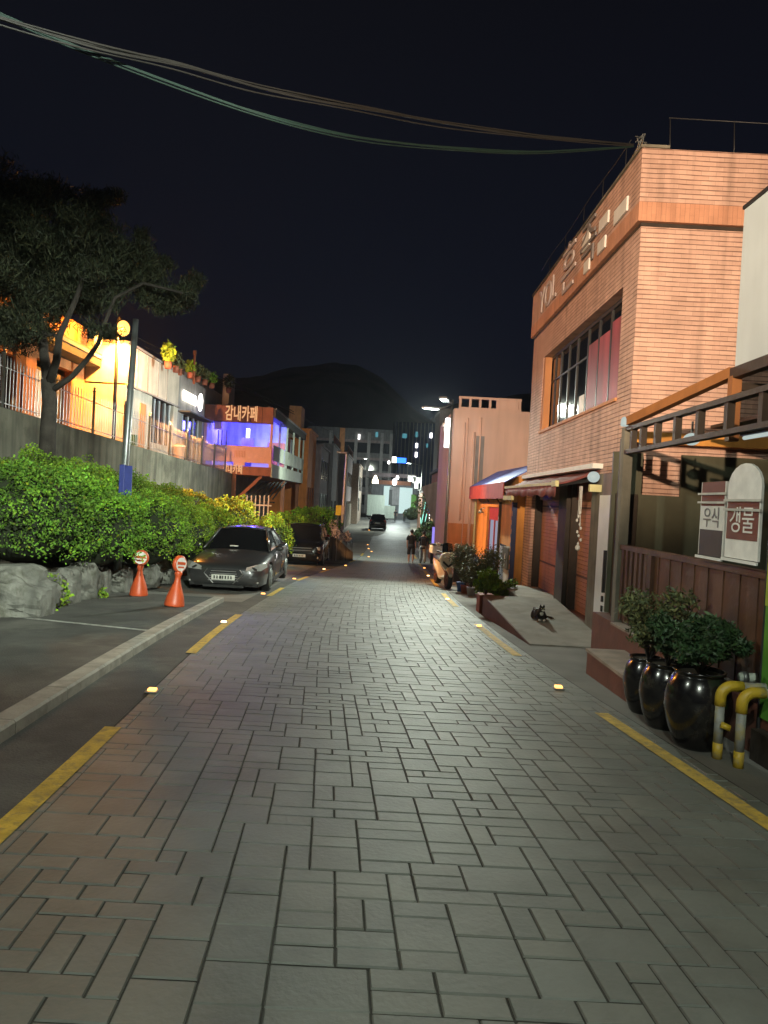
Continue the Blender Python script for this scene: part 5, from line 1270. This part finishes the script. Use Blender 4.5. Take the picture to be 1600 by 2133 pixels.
light('cafe_light', 'POINT', (-8.6, 39.5, 5.1), 520, (.06, .05, 1), t, .3); light('cafe_light', 'POINT', (-6.9, 39.5, 5.2), 380, (.06, .05, 1), t, .3)
mb = MB(); y = cy0 + .4
while y < cy1 - .4: mb.box(cx1 + .01, cx1 + .06, y, min(y + 1.85, cy1), 3.35, 4.15); y += 1.95
mb.build('side_balustrade', MT['pale_panel'], t)
for y in (39.5, 42.5, 45.5, 48.5, 50.9): MB().box(cx1 - .05, cx1 + .05, y - .06, y + .06, 2.95, 5.7).build('post', MT['pale_panel'], t)
MB().prism([(cx1 - .3, 5.55), (cx1 + .12, 5.55), (cx1 + .12, 6.0), (cx1 - .3, 6.15)], 'y', cy0, cy1 + .2).build('side_fascia', MT['slate'], t)
MB().box(cx1 + .12, cx1 + .16, cy0, cy1 + .2, 5.95, 6.05).build('gutter', MT['grey_wall'], t)
mb = MB()
for (y, m_) in ((43.5, 'curtain'), (44.6, 'curtain'), (46.5, 'red_frame'), (47.6, 'curtain'), (49.0, 'house_orange')): MB().box(cx1 - .5, cx1 - .45, y, y + .8, 3.0, 5.3).build('hanging_cloth', MT[m_], t)
for (u, y, m_) in ((487, 37.2, 'brown_panel'),): 
    x = at(u, 1010, y).x; MB().box(x - .12, x + .12, y - .1, y + .1, gz(y), 2.5).build('stilt', MT[m_], t)
a, b = at(498, 1036, 37.2), at(545, 992, 37.2); MB().bar(a, b, .16, .16).build('brace', MT['brown_panel'], t)
for y in (43, 50): MB().box(cx1 - .3, cx1 - .1, y, y + .2, gz(y), 2.5).build('stilt', MT['brown_panel'], t)
t = thing('picket_fence', 'white picket fence below the cafe balcony', 'fence', (-6, 37.5, gz(37)))
for u in range(506, 566, 9):
    p, q = at(u, 1032, 37.4), at(u - 1, 1075, 37.4); MB().box(p.x - .03, p.x + .03, 37.38, 37.42, q.z, p.z).build('picket', MT['white_paint'], t)
p, q = at(500, 1050, 37.46), at(566, 1052, 37.46); MB().box(p.x, q.x, 37.44, 37.47, p.z - .04, p.z + .04).build('rail', MT['white_paint'], t)
t = thing('lean_to_roof', 'dark slatted lean to roof under the cafe balcony', 'roof', (-6, 40, 0))
mb = MB()
for k in range(7): mb.bar(at(508 + k * 10, 1040, 38.2), at(548 + k * 8, 1004, 40.5), .07, .05)
mb.build('slats', MT['slate'], t); MB().bar(at(500, 1041, 38.2), at(572, 1047, 38.2), .08).build('eave_beam', MT['dark_wood'], t)

# far houses on the left
def slab_house(name, label, X, y0, y1, ztop, m_, depth=6, wins=(), wm='glass', zb=-2.3, railing=False, group='houses down the left side'):
    t = thing(name, label, 'building', (X - depth / 2, (y0 + y1) / 2, zb), 0, group)
    MB().box(X - depth, X, y0, y1, zb, ztop).build('wall', MT[m_], t)
    MB().box(X - depth - .05, X + .14, y0 - .1, y1, ztop, ztop + .16).build('roof', MT[m_], t)
    for (a, b, c, d) in wins:
        w = MB().box(X, X + .05, a, b, c, d).build('window', MT[wm], t); MB().box(X + .05, X + .08, (a + b) / 2 - .05, (a + b) / 2 + .05, c, d).build('frame', MT['grey_wall'], w)
    if railing:
        mb = MB(); mb.bar((X, y0, ztop + 1.0), (X, y1, ztop + 1.0), .05); y = y0
        while y < y1: mb.bar((X, y, ztop + .16), (X, y, ztop + 1.0), .04); y += .45
        mb.build('roof_railing', MT['rust'], t)
    return t
h = slab_house('house', 'bright orange house standing just past the cafe', -5.7, 51.6, 57, 6.3, 'orange_wall', 4)
MB().box(-7.3, -6.4, 52, 54, 6.46, 8.1).build('stair_tower', MT['house_orange'], h)
for y in (52.5, 54, 55.5): MB().box(-5.69, -5.6, y, y + .12, -2, 2.2).build('pipe', MT['rust'], h)
h = slab_house('house', 'mauve grey house with two rows of narrow windows', -5.3, 57.2, 66, 5.6, 'mauve', 5, [(58.2 + k * 1.7, 59.1 + k * 1.7, z, z + 1.6) for k in range(4) for z in (.2, 3.0)])
h = slab_house('house', 'dark grey house with a broad blank upper wall', -5.0, 66.2, 76, 6.4, 'grey_wall', 6, [(67, 68.5, -.4, 1.2), (71, 73, -.4, 1.2)], railing=True)
h = slab_house('house', 'pale mauve house with a balcony of vertical bars near the white pole', -4.2, 76.2, 88, 6.2, 'mauve', 6, [(78, 87, 2.9, 4.4), (78, 87, -.4, 1.2)], railing=True)
mb = MB(); 
for k in range(18): mb.bar((-4.1, 77.2 + k * .6, -1.6), (-4.1, 77.2 + k * .6, .9), .07)
mb.build('bars', MT['offwhite'], h)
h = slab_house('house', 'ochre brown house in deep shadow at the bend', -3.4, 90, 104, 5.8, 'deck_top', 6, [(92, 95, 2.6, 4.4), (97, 101, 2.6, 4.4), (92, 95, 0, 1.6)])
for (u, v, lb) in ((782, 999, 'pale conical glowing lamp at the dark end of the left houses'),):
    p = at(u, v, 95); t = thing('wall_lamp', lb, 'lamp', p); MB().lathe([(.42, -.5), (.40, -.1), (.12, .55), (0, .6)], p, 10).build('shade', MT['lamp_e'], t, True); MB().bar(p, p + Vector((-1.2, 0, .3)), .08).build('arm', MT['dark_metal'], t)
t = thing('white_pole', 'tall white leaning utility pole before the left houses', 'pole', (at(708, 1160, 37).x, 37, gz(37)))
a, b = at(708, 1165, 37), at(722, 945, 37); a.z = gz(37)
MB().tube([a, b], [.08, .05], 10).build('shaft', MT['white_paint'], t, True)
hd = MB().obox(b + Vector((-.25, .1, .05)), .5, .18, .08).build('lamp_head', MT['grey_wall'], t); light('lamp_light', 'SPOT', b + Vector((-.3, .1, -.02)), 2600, COOL, t, .1, (-6.0, 46, 2.6), 76, .6)  # lamp head and both beams added to brighten cafe side and road
light('lamp_light', 'SPOT', b + Vector((.1, .1, -.02)), 2600, COOL, t, .1, (1.2, 42, -2), 96, .9)
MB().obox(a.lerp(b, .47) + Vector((.0, -.1, 0)), .16, .1, .5).build('box', MT['offwhite'], t)
t = thing('yellow_sign', 'small yellow square sign left of the white pole', 'sign', (at(705, 1062, 36).x, 36, gz(36)))
p = at(705, 1063, 36); MB().obox(p, .27, .03, .5).build('plate', MT['yellow_sign'], t, bevel=.005); MB().tube([(p.x, 36.03, gz(36)), (p.x, 36.03, p.z + .2)], .025, 8).build('post', MT['steel'], t)
t = thing('stair_parapet', 'sloping concrete stair parapet with a grey railing beside the black van', 'parapet', (-2.3, 36.6, gz(36.6)))
a, b, c, d = at(686, 1108, 36.8), at(735, 1150, 36.8), at(735, 1172, 36.8), at(686, 1172, 36.8)
MB().prism([(a.x, a.z), (b.x, b.z), (c.x, gz(37) - .1), (d.x, gz(37) - .1)], 'y', 36.7, 36.9).build('wall', MT['conc_wall'], t)
r_ = MB(); r_.tube([at(690, 1083, 36.8), at(735, 1132, 36.8)], .03, 6); r_.tube([at(690, 1095, 36.8), at(735, 1142, 36.8)], .02, 6)
for u in (690, 705, 720, 734): q = at(u, 1083 + (u - 690) * 1.09, 36.8); r_.tube([q, q - Vector((0, 0, .75))], .022, 6)
r_.build('railing', MT['steel'], t)
for i, (u, v, y) in enumerate(((694, 1092, 35.8), (722, 1118, 36.2), (700, 1110, 35.5))):
    p = at(u, v, y); t = thing('pink_flowers', ['pale pink blossom on the stair parapet nearest the van roof', 'pale pink blossom at the lower end of the parapet', 'dusky pink blossom beside the van window'][i], 'flowers', (p.x, y, gz(y)), 0, 'blossoms along the stair parapet')
    mb = MB(); leaf_cloud(mb, p, (.22, .2, .26), 150, .07, 90 + i, bot=-2, lump=.4); mb.build('blossom', MT['pot_white'], t, fixn=False); MB().tube([(p.x, y, gz(y)), p], .015, 5).build('stem', MT['bark'], t)

# far end of the street
def block(name, label, x0, x1, y0, y1, ztop, m_, zb=-3, group='large blocks beyond the end of the street'):
    t = thing(name, label, 'building', ((x0 + x1) / 2, (y0 + y1) / 2, zb), 0, group); MB().box(x0, x1, y0, y1, zb, ztop).build('wall', MT[m_], t); return t
b1 = block('school_building', 'long grey block with horizontal bands and pale piers', at(640, 900, 140).x, at(818, 900, 140).x, 140, 150, at(760, 893, 140).z, 'grey_dark')
xa_, xb_ = at(640, 900, 140).x, at(818, 900, 140).x
for k, z in enumerate((12.6, 9.2, 5.8, 2.4)):
    MB().box(xa_, xb_, 139.8, 139.95, z, z + .5).build('floor_band', MT['mauve'], b1)
    MB().box(xa_, xb_, 139.9, 139.99, z - 2.0, z - .05).build('window_band', MT['glass'], b1)
for u in (690, 714, 743, 770, 797, 816): x = at(u, 900, 140).x; MB().box(x - .3, x + .3, 139.6, 139.85, -3, 14.6).build('pier', MT['grey_wall'], b1)
x = at(714, 900, 140).x; MB().box(x - .5, x + .5, 139.4, 139.58, 9, 15.2).build('pier', MT['house_orange'], b1, label='orange pier')
for (u, v) in ((748, 910), (785, 905)): p = at(u, v, 139.7); MB().obox(p, .5 if u == 785 else .35, .1, 1.0).build('lit_window', MT['cyan_e'] if u == 785 else MT['white_e'], b1)
b2_ = block('glass_tower', 'dark blue glass block with a few cold lit windows', at(820, 900, 160).x, at(909, 900, 160).x, 160, 175, at(860, 880, 160).z, 'tarp_navy')
for u in np.linspace(822, 908, 12): x = at(u, 900, 160).x; MB().box(x - .08, x + .08, 159.8, 159.98, -3, at(860, 880, 160).z).build('mullion', MT['grey_wall'], b2_)
for (u, v, w_, h_, m_) in ((868, 905, .5, 1.2, 'cyan_e'), (868, 928, .5, 1.0, 'white_e'), (867, 947, .5, 1.1, 'white_e'), (843, 908, 1.0, 1.0, 'cyan_e'), (898, 907, .5, 1.1, 'white_e'), (890, 928, .4, .9, 'cyan_e')):
    p = at(u, v, 159.7); MB().obox(p, w_, .1, h_).build('lit_window', MT[m_], b2_)
b3_ = block('grey_tower', 'plain mauve grey tower block behind the white street lamp', at(914, 900, 70).x, at(950, 900, 70).x, 70, 76, at(930, 858, 70).z, 'grey_wall')
MB().box(at(914, 900, 70).x - .1, at(950, 900, 70).x + .1, 69.8, 76, at(930, 858, 70).z, at(930, 858, 70).z + .3).build('coping', MT['grey_wall'], b3_)
t = thing('neon_sign', 'glowing blue and white shop sign below the dark glass tower', 'sign', at(830, 960, 118)); p = at(835, 959, 118)
MB().obox(p, 1.75, .2, .85).build('blue_panel', MT['bluesign_e'], t); MB().obox(p + Vector((-1.1, -.02, .05)), .7, .2, .95).build('white_panel', MT['white_e'], t); MB().obox(p + Vector((-.2, .2, -1.8)), .2, .2, 3.2).build('post', MT['dark_metal'], t)
light('sign_light', 'POINT', p + Vector((0, -1.5, -.5)), 120, (.2, .35, 1), t, .4)
led_street_lamp('street_lamp', 'distant steel street lamp added to light the large grey blocks', (-4.5, 120, gz(120)), 8.5, [((-3.6, 121, 8.4), (1, .6, 0), (-2, 140, 9), 5500, 100)], 100)  # added lamp that brightens the dim far blocks
# cross street shops at the end
sh = thing('shop_building', 'pale glowing shop front closing the far end of the street', 'building', (3, 116, gz(116)), 0, 'shops at the far end')
ya_ = 114; zb = gz(114) - .2
def fp(u0, u1, v0, v1, Y, n, m_, dep=.2):
    a, b = at(u0, v0, Y), at(u1, v1, Y); return MB().box(a.x, b.x, Y, Y + dep, min(a.z, b.z), max(a.z, b.z)).build(n, MT[m_], sh)
p, q = at(775, 998, 116), at(868, 1076, 116); MB().box(p.x, q.x, 116, 122, zb, p.z).build('wall', MT['grey_dark'], sh)
fp(800, 812, 1012, 1075, 115.7, 'lit_window', 'shop_e'); fp(812, 833, 1014, 1052, 115.7, 'shutter', 'grey_wall'); fp(833, 843, 1015, 1070, 115.6, 'lit_window', 'shop_e'); fp(845, 857, 1016, 1072, 115.6, 'lit_window', 'shop_e')
fp(811, 816, 1020, 1052, 115.5, 'dark_door', 'plastic'); fp(799, 822, 1053, 1080, 115.3, 'counter', 'pale_panel'); fp(857, 866, 1030, 1060, 115.3, 'green_panel', 'green_banner')
fp(790, 856, 1000, 1012, 115.2, 'red_fascia', 'brown_panel', .4); fp(775, 868, 984, 997, 116.2, 'upper_wall', 'mauve', 1)
for (u, v, s) in ((822, 1004, 1.1), (828, 995, .7), (810, 963, .6)): p = at(u, v, 114.8); MB().ball(p, .35 * s, .2, .5 * s, 10, 7).build('lit_globe', MT['white_e'], sh, True)
fp(766, 800, 1030, 1075, 113.5, 'bright_window', 'pale_panel')
light('shop_light', 'POINT', (2.2, 110, 2.2), 800, (.85, 1, .95), sh, .5)
light('shop_light', 'POINT', (1.2, 97, 3.4), 3000, (.88, 1, .92), sh, .5)
for i, (u, v) in enumerate(((868, 1000), (858, 997))):
    p = at(u, v, 100); t = thing('laundry', ['white shirt shaped banner hanging above the far shops', 'white sheet hanging beside the shirt shaped banner'][i], 'laundry', p)
    MB().box(p.x - .55, p.x + .55, 100, 100.05, p.z - .4, p.z + .4).build('cloth', MT['white_paint'], t); MB().box(p.x - .28, p.x + .28, 99.95, 99.99, p.z - 1.2 * (1 - i), p.z - .38).build('tail', MT['white_paint'], t)
# right hand row beyond the pink building
def rhouse(label, X, y0, y1, ztop, m_, wins=(), name='shop_house', zb=-2.6):
    t = thing(name, label, 'building', (X + 3, (y0 + y1) / 2, zb), 0, 'shops down the right side'); MB().box(X, X + 6, y0, y1, zb, ztop).build('wall', MT[m_], t)
    MB().box(X - .15, X + 6, y0 - .1, y1, ztop, ztop + .14).build('roof', MT['slate'], t)
    for (a, b, c, d, mm) in wins: MB().box(X - .05, X, a, b, c, d).build('window', MT[mm], t)
    return t
rhouse('dark brown timber shop just past the pink building', 2.9, 36, 45, 3.3, 'rust', [(38, 40, -1.5, .4, 'glass'), (42, 43, -1.4, .6, 'warm_e')])
rhouse('brick red shop with a pale upper window beyond the timber one', 3.5, 50, 66, 2.6, 'brown_panel', [(53, 54, -1.5, 1.2, 'white_e'), (58, 60, -1.6, .4, 'glass')])
rhouse('dark red shop near the far end on the right', 4.2, 68, 88, 2.9, 'brown_panel', [(70, 72, -1.2, .8, 'shop_e'), (78, 80, -1.2, .8, 'glass')])
t = thing('lean_to_awning', 'slanting grey lean to awning on thin poles beside the pink building', 'awning', (2.2, 33, gz(33)))
MB().bar(at(899, 1076, 34), at(941, 1060, 34) + Vector((.1, 0, 0)), .06, 3.0).build('sheet', MT['grey_wall'], t)
for u in (913, 936): p = at(u, 1074, 32.6); MB().tube([(p.x, 32.6, gz(32.6)), (p.x, 32.6, p.z + .12)], .025, 6).build('pole', MT['white_paint'], t)
for (u, v) in ((931, 1066), (926, 1077)): MB().ball(at(u, v, 32.4), .07, .07, .11, 8, 6).build('bulb', MT['white_e'], t, True)
for u in (938, 942, 933): p, q = at(u, 1078, 33.6), at(u - 3, 1150, 33.6); MB().box(p.x - .035, p.x + .035, 33.5, 33.57, gz(33), p.z).build('orange_slat', MT['orange_wall'], t)
MB().box(at(914, 1110, 34).x, at(932, 1110, 34).x, 34, 34.1, gz(34), at(920, 1112, 34).z).build('pale_panel', MT['mauve'], t)
t = thing('tube_lights', 'violet glowing upright strip lamp left of the lean to poles', 'lamp', (at(903, 1110, 38).x, 38, gz(38)))
p, q = at(904, 1098, 38), at(902, 1132, 38); MB().box(p.x - .07, p.x + .07, 38, 38.1, q.z, p.z).build('tube', MT['purple_e'], t); MB().box(p.x - .1, p.x + .1, 38.1, 38.16, gz(38), p.z + .1).build('backing', MT['dark_metal'], t)
t = thing('shop_sign', 'small blue red and white shop board behind the walkers', 'sign', at(900, 1062, 47)); p = at(898, 1064, 47)
MB().obox(p, .6, .08, .34).build('board', MT['blue_plate'], t); MB().obox(p + Vector((0, -.05, .2)), .6, .06, .1).build('white_strip', MT['white_paint'], t); MB().obox(p + Vector((0, -.05, -.2)), .6, .06, .09).build('red_strip', MT['red_awning'], t)
t = thing('lit_tree', 'slim tree wound with mint green strings of light behind the walkers', 'tree', (at(882, 1110, 44).x, 44, gz(44)))
bx = at(882, 1135, 44)
MB().tube([(bx.x, 44, gz(44)), at(884, 1060, 44), at(886, 1035, 44)], [.10, .06, .03], 8).build('trunk', MT['bark'], t, True)
for k, pts in enumerate((((880, 1104), (879, 1085), (883, 1065), (886, 1046)), ((883, 1104), (886, 1085), (889, 1070)), ((878, 1105), (877, 1090), (876, 1078)))):
    mb = MB(); mb.tube([at(u, v, 43.8) for u, v in pts], .028, 6); mb.build('light_string', MT['mint_e'], t, True)
mb = MB(); p = at(886, 1052, 44); leaf_cloud(mb, p, (.8, .7, .8), 420, .1, 5, bot=-2, shell=(.3, 1.1)); mb.build('crown', MT['leaf_dry'], t, fixn=False)
for i, (u, v, y, r, lb) in enumerate(((893, 1113, 41, (.55, .5, .75), 'dark shrub right behind the second walker'), (876, 1118, 41.5, (.4, .4, .5), 'low shrub between the two walkers'), (858, 1072, 90, (1.0, 1, .9), 'far dark shrub at the right road edge'))):
    p = at(u, v, y); bush(p, r, 900, lb, 200 + i, .1, 'leaf_dark', 'shrubs along the right side')

# ------------------------------------------------------------------ people
def person(label, x, y, shirt, lower, trousers, seed, bag=False, stride=.16, h=1.72):
    z = gz(y) + .02; s = h / 1.72
    t = thing('person', label, 'person', (x, y, z), 0, 'people walking away down the street')
    Q = lambda a, b, c: (x + a * s, y + b * s, z + c * s)
    st = stride
    J = [(Q(0, 0, .96), (.135, .10)), (Q(0, 0, 1.12), (.125, .09)), (Q(0, .01, 1.30), (.15, .10)), (Q(0, .0, 1.42), (.10, .075)), (Q(0, .0, 1.50), (.048, .05)), (Q(0, .01, 1.58), (.07, .085)), (Q(0, .015, 1.655), (.06, .075)),
         (Q(-.17, 0, 1.41), .05), (Q(-.215, -.02, 1.15), .040), (Q(-.215, .06, .90), .030), (Q(-.212, .085, .83), (.018, .034)),
         (Q(.17, 0, 1.41), .05), (Q(.215, .02, 1.15), .040), (Q(.22, -.02, .90), .030), (Q(.216, -.01, .83), (.018, .034)),
         (Q(-.09, 0, .88), .09), (Q(-.095, st * .55, .49), .058), (Q(-.115, st * .45, .30), .058), (Q(-.095, st * .5, .09), .036), (Q(-.10, st * .5 + .13, .035), (.04, .026)),
         (Q(.09, 0, .88), .09), (Q(.095, -st * .2, .49), .058), (Q(.115, -st * .55, .30), .058), (Q(.095, -st * .95, .12), .036), (Q(.10, -st * .9 + .13, .04), (.04, .026))]
    E_ = [(0, 1), (1, 2), (2, 3), (3, 4), (4, 5), (5, 6), (3, 7), (7, 8), (8, 9), (9, 10), (3, 11), (11, 12), (12, 13), (13, 14), (0, 15), (15, 16), (16, 17), (17, 18), (18, 19), (0, 20), (20, 21), (21, 22), (22, 23), (23, 24)]
    for sx_, wi in ((-1, 10), (1, 14)):
        w = J[wi][0]
        for k in range(5):
            dy = -.03 + k * .016; ln = (.05, .075, .082, .076, .06)[k]; i = len(J)
            J.append(((w[0] + (sx_ * -.02 if k == 0 else 0), w[1] + dy, w[2] - ln * .55), .0085)); J.append(((w[0] - sx_ * .012, w[1] + dy * 1.1, w[2] - ln), .007)); E_ += [(wi, i), (i, i + 1)]
    skin_body('body', J, E_, MT['skin'], t, 2, 0)
    MB().ball(Q(0, .0, 1.645), .088 * s, .105 * s, .115 * s, 16, 10).build('head', MT['skin'], t, True)
    hr = MB(); hr.ball(Q(0, -.022, 1.67), .097 * s, .108 * s, .105 * s, 16, 10); hr.build('hair', MT['hair'], t, True)
    for sx_ in (-1, 1): MB().ball(Q(sx_ * .09, .005, 1.635), .014, .02, .03, 8, 6).build('ear', MT['skin'], t, True)
    # shirt: torso tube and sleeves
    n = 18; mb = MB(); rings = [(.80, .186, .138), (.86, .184, .134), (1.0, .170, .120), (1.15, .165, .118), (1.30, .195, .125), (1.40, .185, .115), (1.46, .10, .085), (1.485, .06, .06)]
    mb.loft([[Q(a * math.cos(2 * math.pi * k / n), b * math.sin(2 * math.pi * k / n), zz) for k in range(n)] for zz, a, b in rings]); mb.build('shirt', MT[shirt], t, True)
    for sx_, dy in ((-1, -.02), (1, .02)):
        mb = MB(); mb.tube([Q(sx_ * .13, 0, 1.42), Q(sx_ * .185, dy * .4, 1.36), Q(sx_ * .222, dy, 1.20)], [.078 * s, .076 * s, .068 * s], 12); mb.build('sleeve', MT[shirt], t, True)
    hem = .50 if not trousers else .07
    for sx_, kn, an in ((-1, st * .55, st * .5), (1, -st * .2, -st * .95)):
        if trousers: mb = MB().tube([Q(sx_ * .07, 0, .95), Q(sx_ * .09, kn * .3, .75), Q(sx_ * .095, kn, .49), Q(sx_ * .095, (kn + an) / 2, .28), Q(sx_ * .095, an, .09)], [.115 * s, .11 * s, .085 * s, .075 * s, .068 * s], 14)
        else: mb = MB().tube([Q(sx_ * .08, 0, .95), Q(sx_ * .10, kn * .3, .75), Q(sx_ * .115, kn * .9, .47)], [.10 * s, .098 * s, .092 * s], 14)
        mb.build('trouser_leg', MT[lower], t, True)
        MB().ball(Q(sx_ * .10, an + .06, .04 + (.03 if sx_ > 0 else 0)), .048, .13, .042, 12, 8).build('shoe', MT['rubber' if trousers else 'pale_cloth'], t, True)
    MB().lathe([(.172 * s, 0), (.178 * s, .08), (.165 * s, .2)], Q(0, 0, .80), 16, 1, .75).build('waist', MT[lower], t, True)
    if bag:
        MB().obox(Q(.0, -.155, 1.18), .27, .12, .38).build('backpack', MT['charcoal'], t, bevel=.03)
    return t
pp = at(855, 1176, 37); person('person in black T-shirt and dark shorts walking away, the left of the pair', pp.x, 37, 'black_cloth', 'charcoal', False, 1)
pp = at(880, 1174, 37.4); person('person in black top and pale trousers with a dark backpack walking away', pp.x, 37.5, 'black_cloth', 'pale_cloth', True, 2, True, .14, 1.68)
for i, u in enumerate((824, 843)):
    pp = at(u, 1070, 104); person(['tiny dark figure standing before the far shop counter', 'tiny dark figure at the right of the far shop front'][i], pp.x, 104, 'black_cloth', 'charcoal', True, 5 + i, False, .02, 1.66)

# ------------------------------------------------------------------ scooter
y0 = 20.3; z0 = gz(y0); x0 = at(925, 1222, y0).x
t = thing('scooter', 'cream motor scooter with a white top box parked facing the camera beside the plants', 'scooter', (x0, y0 + .6, z0), R(9))
B_ = lambda mb, n, m_, p=t, **k: mb.build(n, MT[m_], p, local=True, **k)
def wheel(y, r_, w_):
    w = MB(); w.lathe([(r_ * .66, -w_ / 2), (r_ * .93, -w_ / 2), (r_, -w_ * .25), (r_, w_ * .25), (r_ * .93, w_ / 2), (r_ * .66, w_ / 2)], (0, 0, 0), 24); w.v = [(v[2], y + v[0], r_ + v[1]) for v in w.v]
    o = B_(w, 'wheel', 'rubber', smooth=True); r2 = MB()
    for k in range(5): a = 2 * math.pi * k / 5; r2.bar((0, y, r_), (0, y + math.cos(a) * r_ * .68, r_ + math.sin(a) * r_ * .68), w_ + .012, .035)
    r2.tube([(-w_ / 2 - .02, y, r_), (w_ / 2 + .02, y, r_)], .05, 12)
    for q_ in (-1, 1): r2.tube([(q_ * (w_ / 2 + .002), y + math.cos(2 * math.pi * k / 20) * r_ * .7, r_ + math.sin(2 * math.pi * k / 20) * r_ * .7) for k in range(21)], .012, 6, False); B_(r2, 'rim', 'terracotta', o)
wheel(-.66, .27, .13); wheel(.62, .26, .15)
def shell(name, secs, m_, n=14):
    mb = MB(); mb.loft([[(a * math.cos(2 * math.pi * k / n), y + b * math.sin(2 * math.pi * k / n) * sl, z + b * math.sin(2 * math.pi * k / n)) for k in range(n)] for (y, z, a, b, sl) in secs]); return B_(mb, name, m_, smooth=True)
shell('front_fender', [(-.93, .40, .05, .05, 0), (-.86, .50, .085, .05, 0), (-.68, .57, .095, .05, 0), (-.50, .53, .085, .05, 0), (-.40, .42, .05, .04, 0)], 'scoot')
mb = MB(); mb.prism([(-.07, .50), (.07, .50), (.20, .66), (.25, .82), (.20, .98), (.09, 1.04), (-.09, 1.04), (-.20, .98), (-.25, .82), (-.20, .66)], 'y', -.60, -.44); B_(mb, 'front_apron', 'scoot', bevel=.03)
mb = MB(); mb.prism([(-.05, .44), (.05, .44), (.16, .62), (-.16, .62)], 'y', -.52, -.40); B_(mb, 'leg_shield', 'terracotta')
mb = MB(); mb.prism([(-.17, .74), (0, .60), (.17, .74), (.15, .80), (0, .67), (-.15, .80)], 'y', -.625, -.603); B_(mb, 'dark_grille', 'plastic')
for s in (-1, 1):
    mb = MB(); mb.prism([(s * .03, .87), (s * .16, .92), (s * .17, .96), (s * .03, .90)], 'y', -.615, -.59); B_(mb, 'headlight', 'lens', smooth=True)
    mb = MB(); mb.tube([(s * .08, -.38, 1.02), (s * .28, -.30, 1.05)], .018, 8); B_(mb, 'handlebar', 'plastic')
    mb = MB(); mb.tube([(s * .18, -.34, 1.05), (s * .25, -.38, 1.2)], .008, 6); mb.ball((s * .27, -.38, 1.25), .065, .02, .05, 10, 7); B_(mb, 'mirror', 'scoot', smooth=True)
    mb = MB(); mb.tube([(s * .055, -.66, .27), (s * .06, -.48, .70)], .022, 8); B_(mb, 'fork', 'terracotta')
mb = MB(); mb.add([(-.17, -.46, 1.0), (.17, -.46, 1.0), (.14, -.36, 1.28), (-.14, -.36, 1.28), (0, -.52, 1.0), (0, -.42, 1.31)], [(0, 4, 5, 3), (4, 1, 2, 5)]); o = B_(mb, 'screen', 'carglass'); so = o.modifiers.new('s', 'SOLIDIFY'); so.thickness = .006
shell('body', [(-.42, .28, .16, .07, 0), (-.1, .28, .17, .07, 0), (.1, .45, .18, .16, 0), (.45, .58, .19, .17, 0), (.85, .68, .13, .10, 0), (1.0, .72, .05, .04, 0)], 'scoot')
shell('seat', [(-.02, .72, .10, .05, 0), (.2, .76, .15, .07, 0), (.6, .80, .15, .07, 0), (.85, .84, .08, .05, 0)], 'plastic')
mb = MB(); mb.obox((0, .92, 1.02), .40, .38, .26); B_(mb, 'top_box', 'white_paint', bevel=.05)
mb = MB(); mb.obox((0, .92, 1.165), .38, .36, .05); B_(mb, 'box_lid', 'plastic', bevel=.02)
mb = MB(); mb.tube([(.17, .2, .22), (.19, .85, .32)], [.05, .06], 12); B_(mb, 'exhaust', 'steel', smooth=True)
# covered heap behind the scooter
p = at(966, 1162, 22.6); t = thing('covered_cart', 'low cart under a crumpled navy tarpaulin behind the scooter', 'cart', (p.x, 22.6, gz(22.6)))
mb = MB(); mb.ball((0, 0, 0), 1, n=22, k=14); out = []
for v in mb.v:
    v = Vector(v); k = 1 + .16 * noise.noise(v * 2.4); zz = max(-.25, v.z); out.append((p.x + .02 + v.x * .48 * k, 22.6 + v.y * .8 * k, gz(22.6) + .78 + zz * .34 * k))
mb.v = out; mb.build('tarpaulin', MT['tarp_navy'], t)
MB().box(p.x - .35, p.x + .35, 22.1, 23.2, gz(22.6) + .1, gz(22.6) + .68).build('cart_body', MT['dark_wood'], t)
for s in (-1, 1): MB().tube([(p.x + s * .36, 22.3, gz(22.6) + .17), (p.x + s * .42, 22.3, gz(22.6) + .17)], .17, 16).build('wheel', MT['rubber'], t)
# wires over the houses on the left
for i, (pts, lb) in enumerate(((((260, 690, 24), (400, 760, 33), (520, 812, 42), (640, 872, 56)), 'upper overhead wire above the terrace houses'), (((300, 722, 27), (430, 785, 36), (560, 838, 46), (700, 905, 66)), 'lower overhead wire above the cafe roof'))):
    bundle('overhead_wire', lb, [at(*q) for q in pts], 1, 0, .018, MT['wire'], 9 + i)

# ------------------------------------------------------------------ night air
HAZE = .00028
hm = bpy.data.materials.new('night_air'); hm.use_nodes = True; hn = hm.node_tree; hn.nodes.remove(hn.nodes['Principled BSDF'])
pv = hn.nodes.new('ShaderNodeVolumePrincipled'); pv.inputs['Color'].default_value = (.80, .88, 1, 1); pv.inputs['Density'].default_value = HAZE; pv.inputs['Anisotropy'].default_value = .55
hn.links.new(pv.outputs[0], hn.nodes['Material Output'].inputs['Volume'])
tag(MB().box(-620, 620, -50, 760, -4.5, 130).build('haze', hm, kind='stuff'), 'thin night air', 'haze')
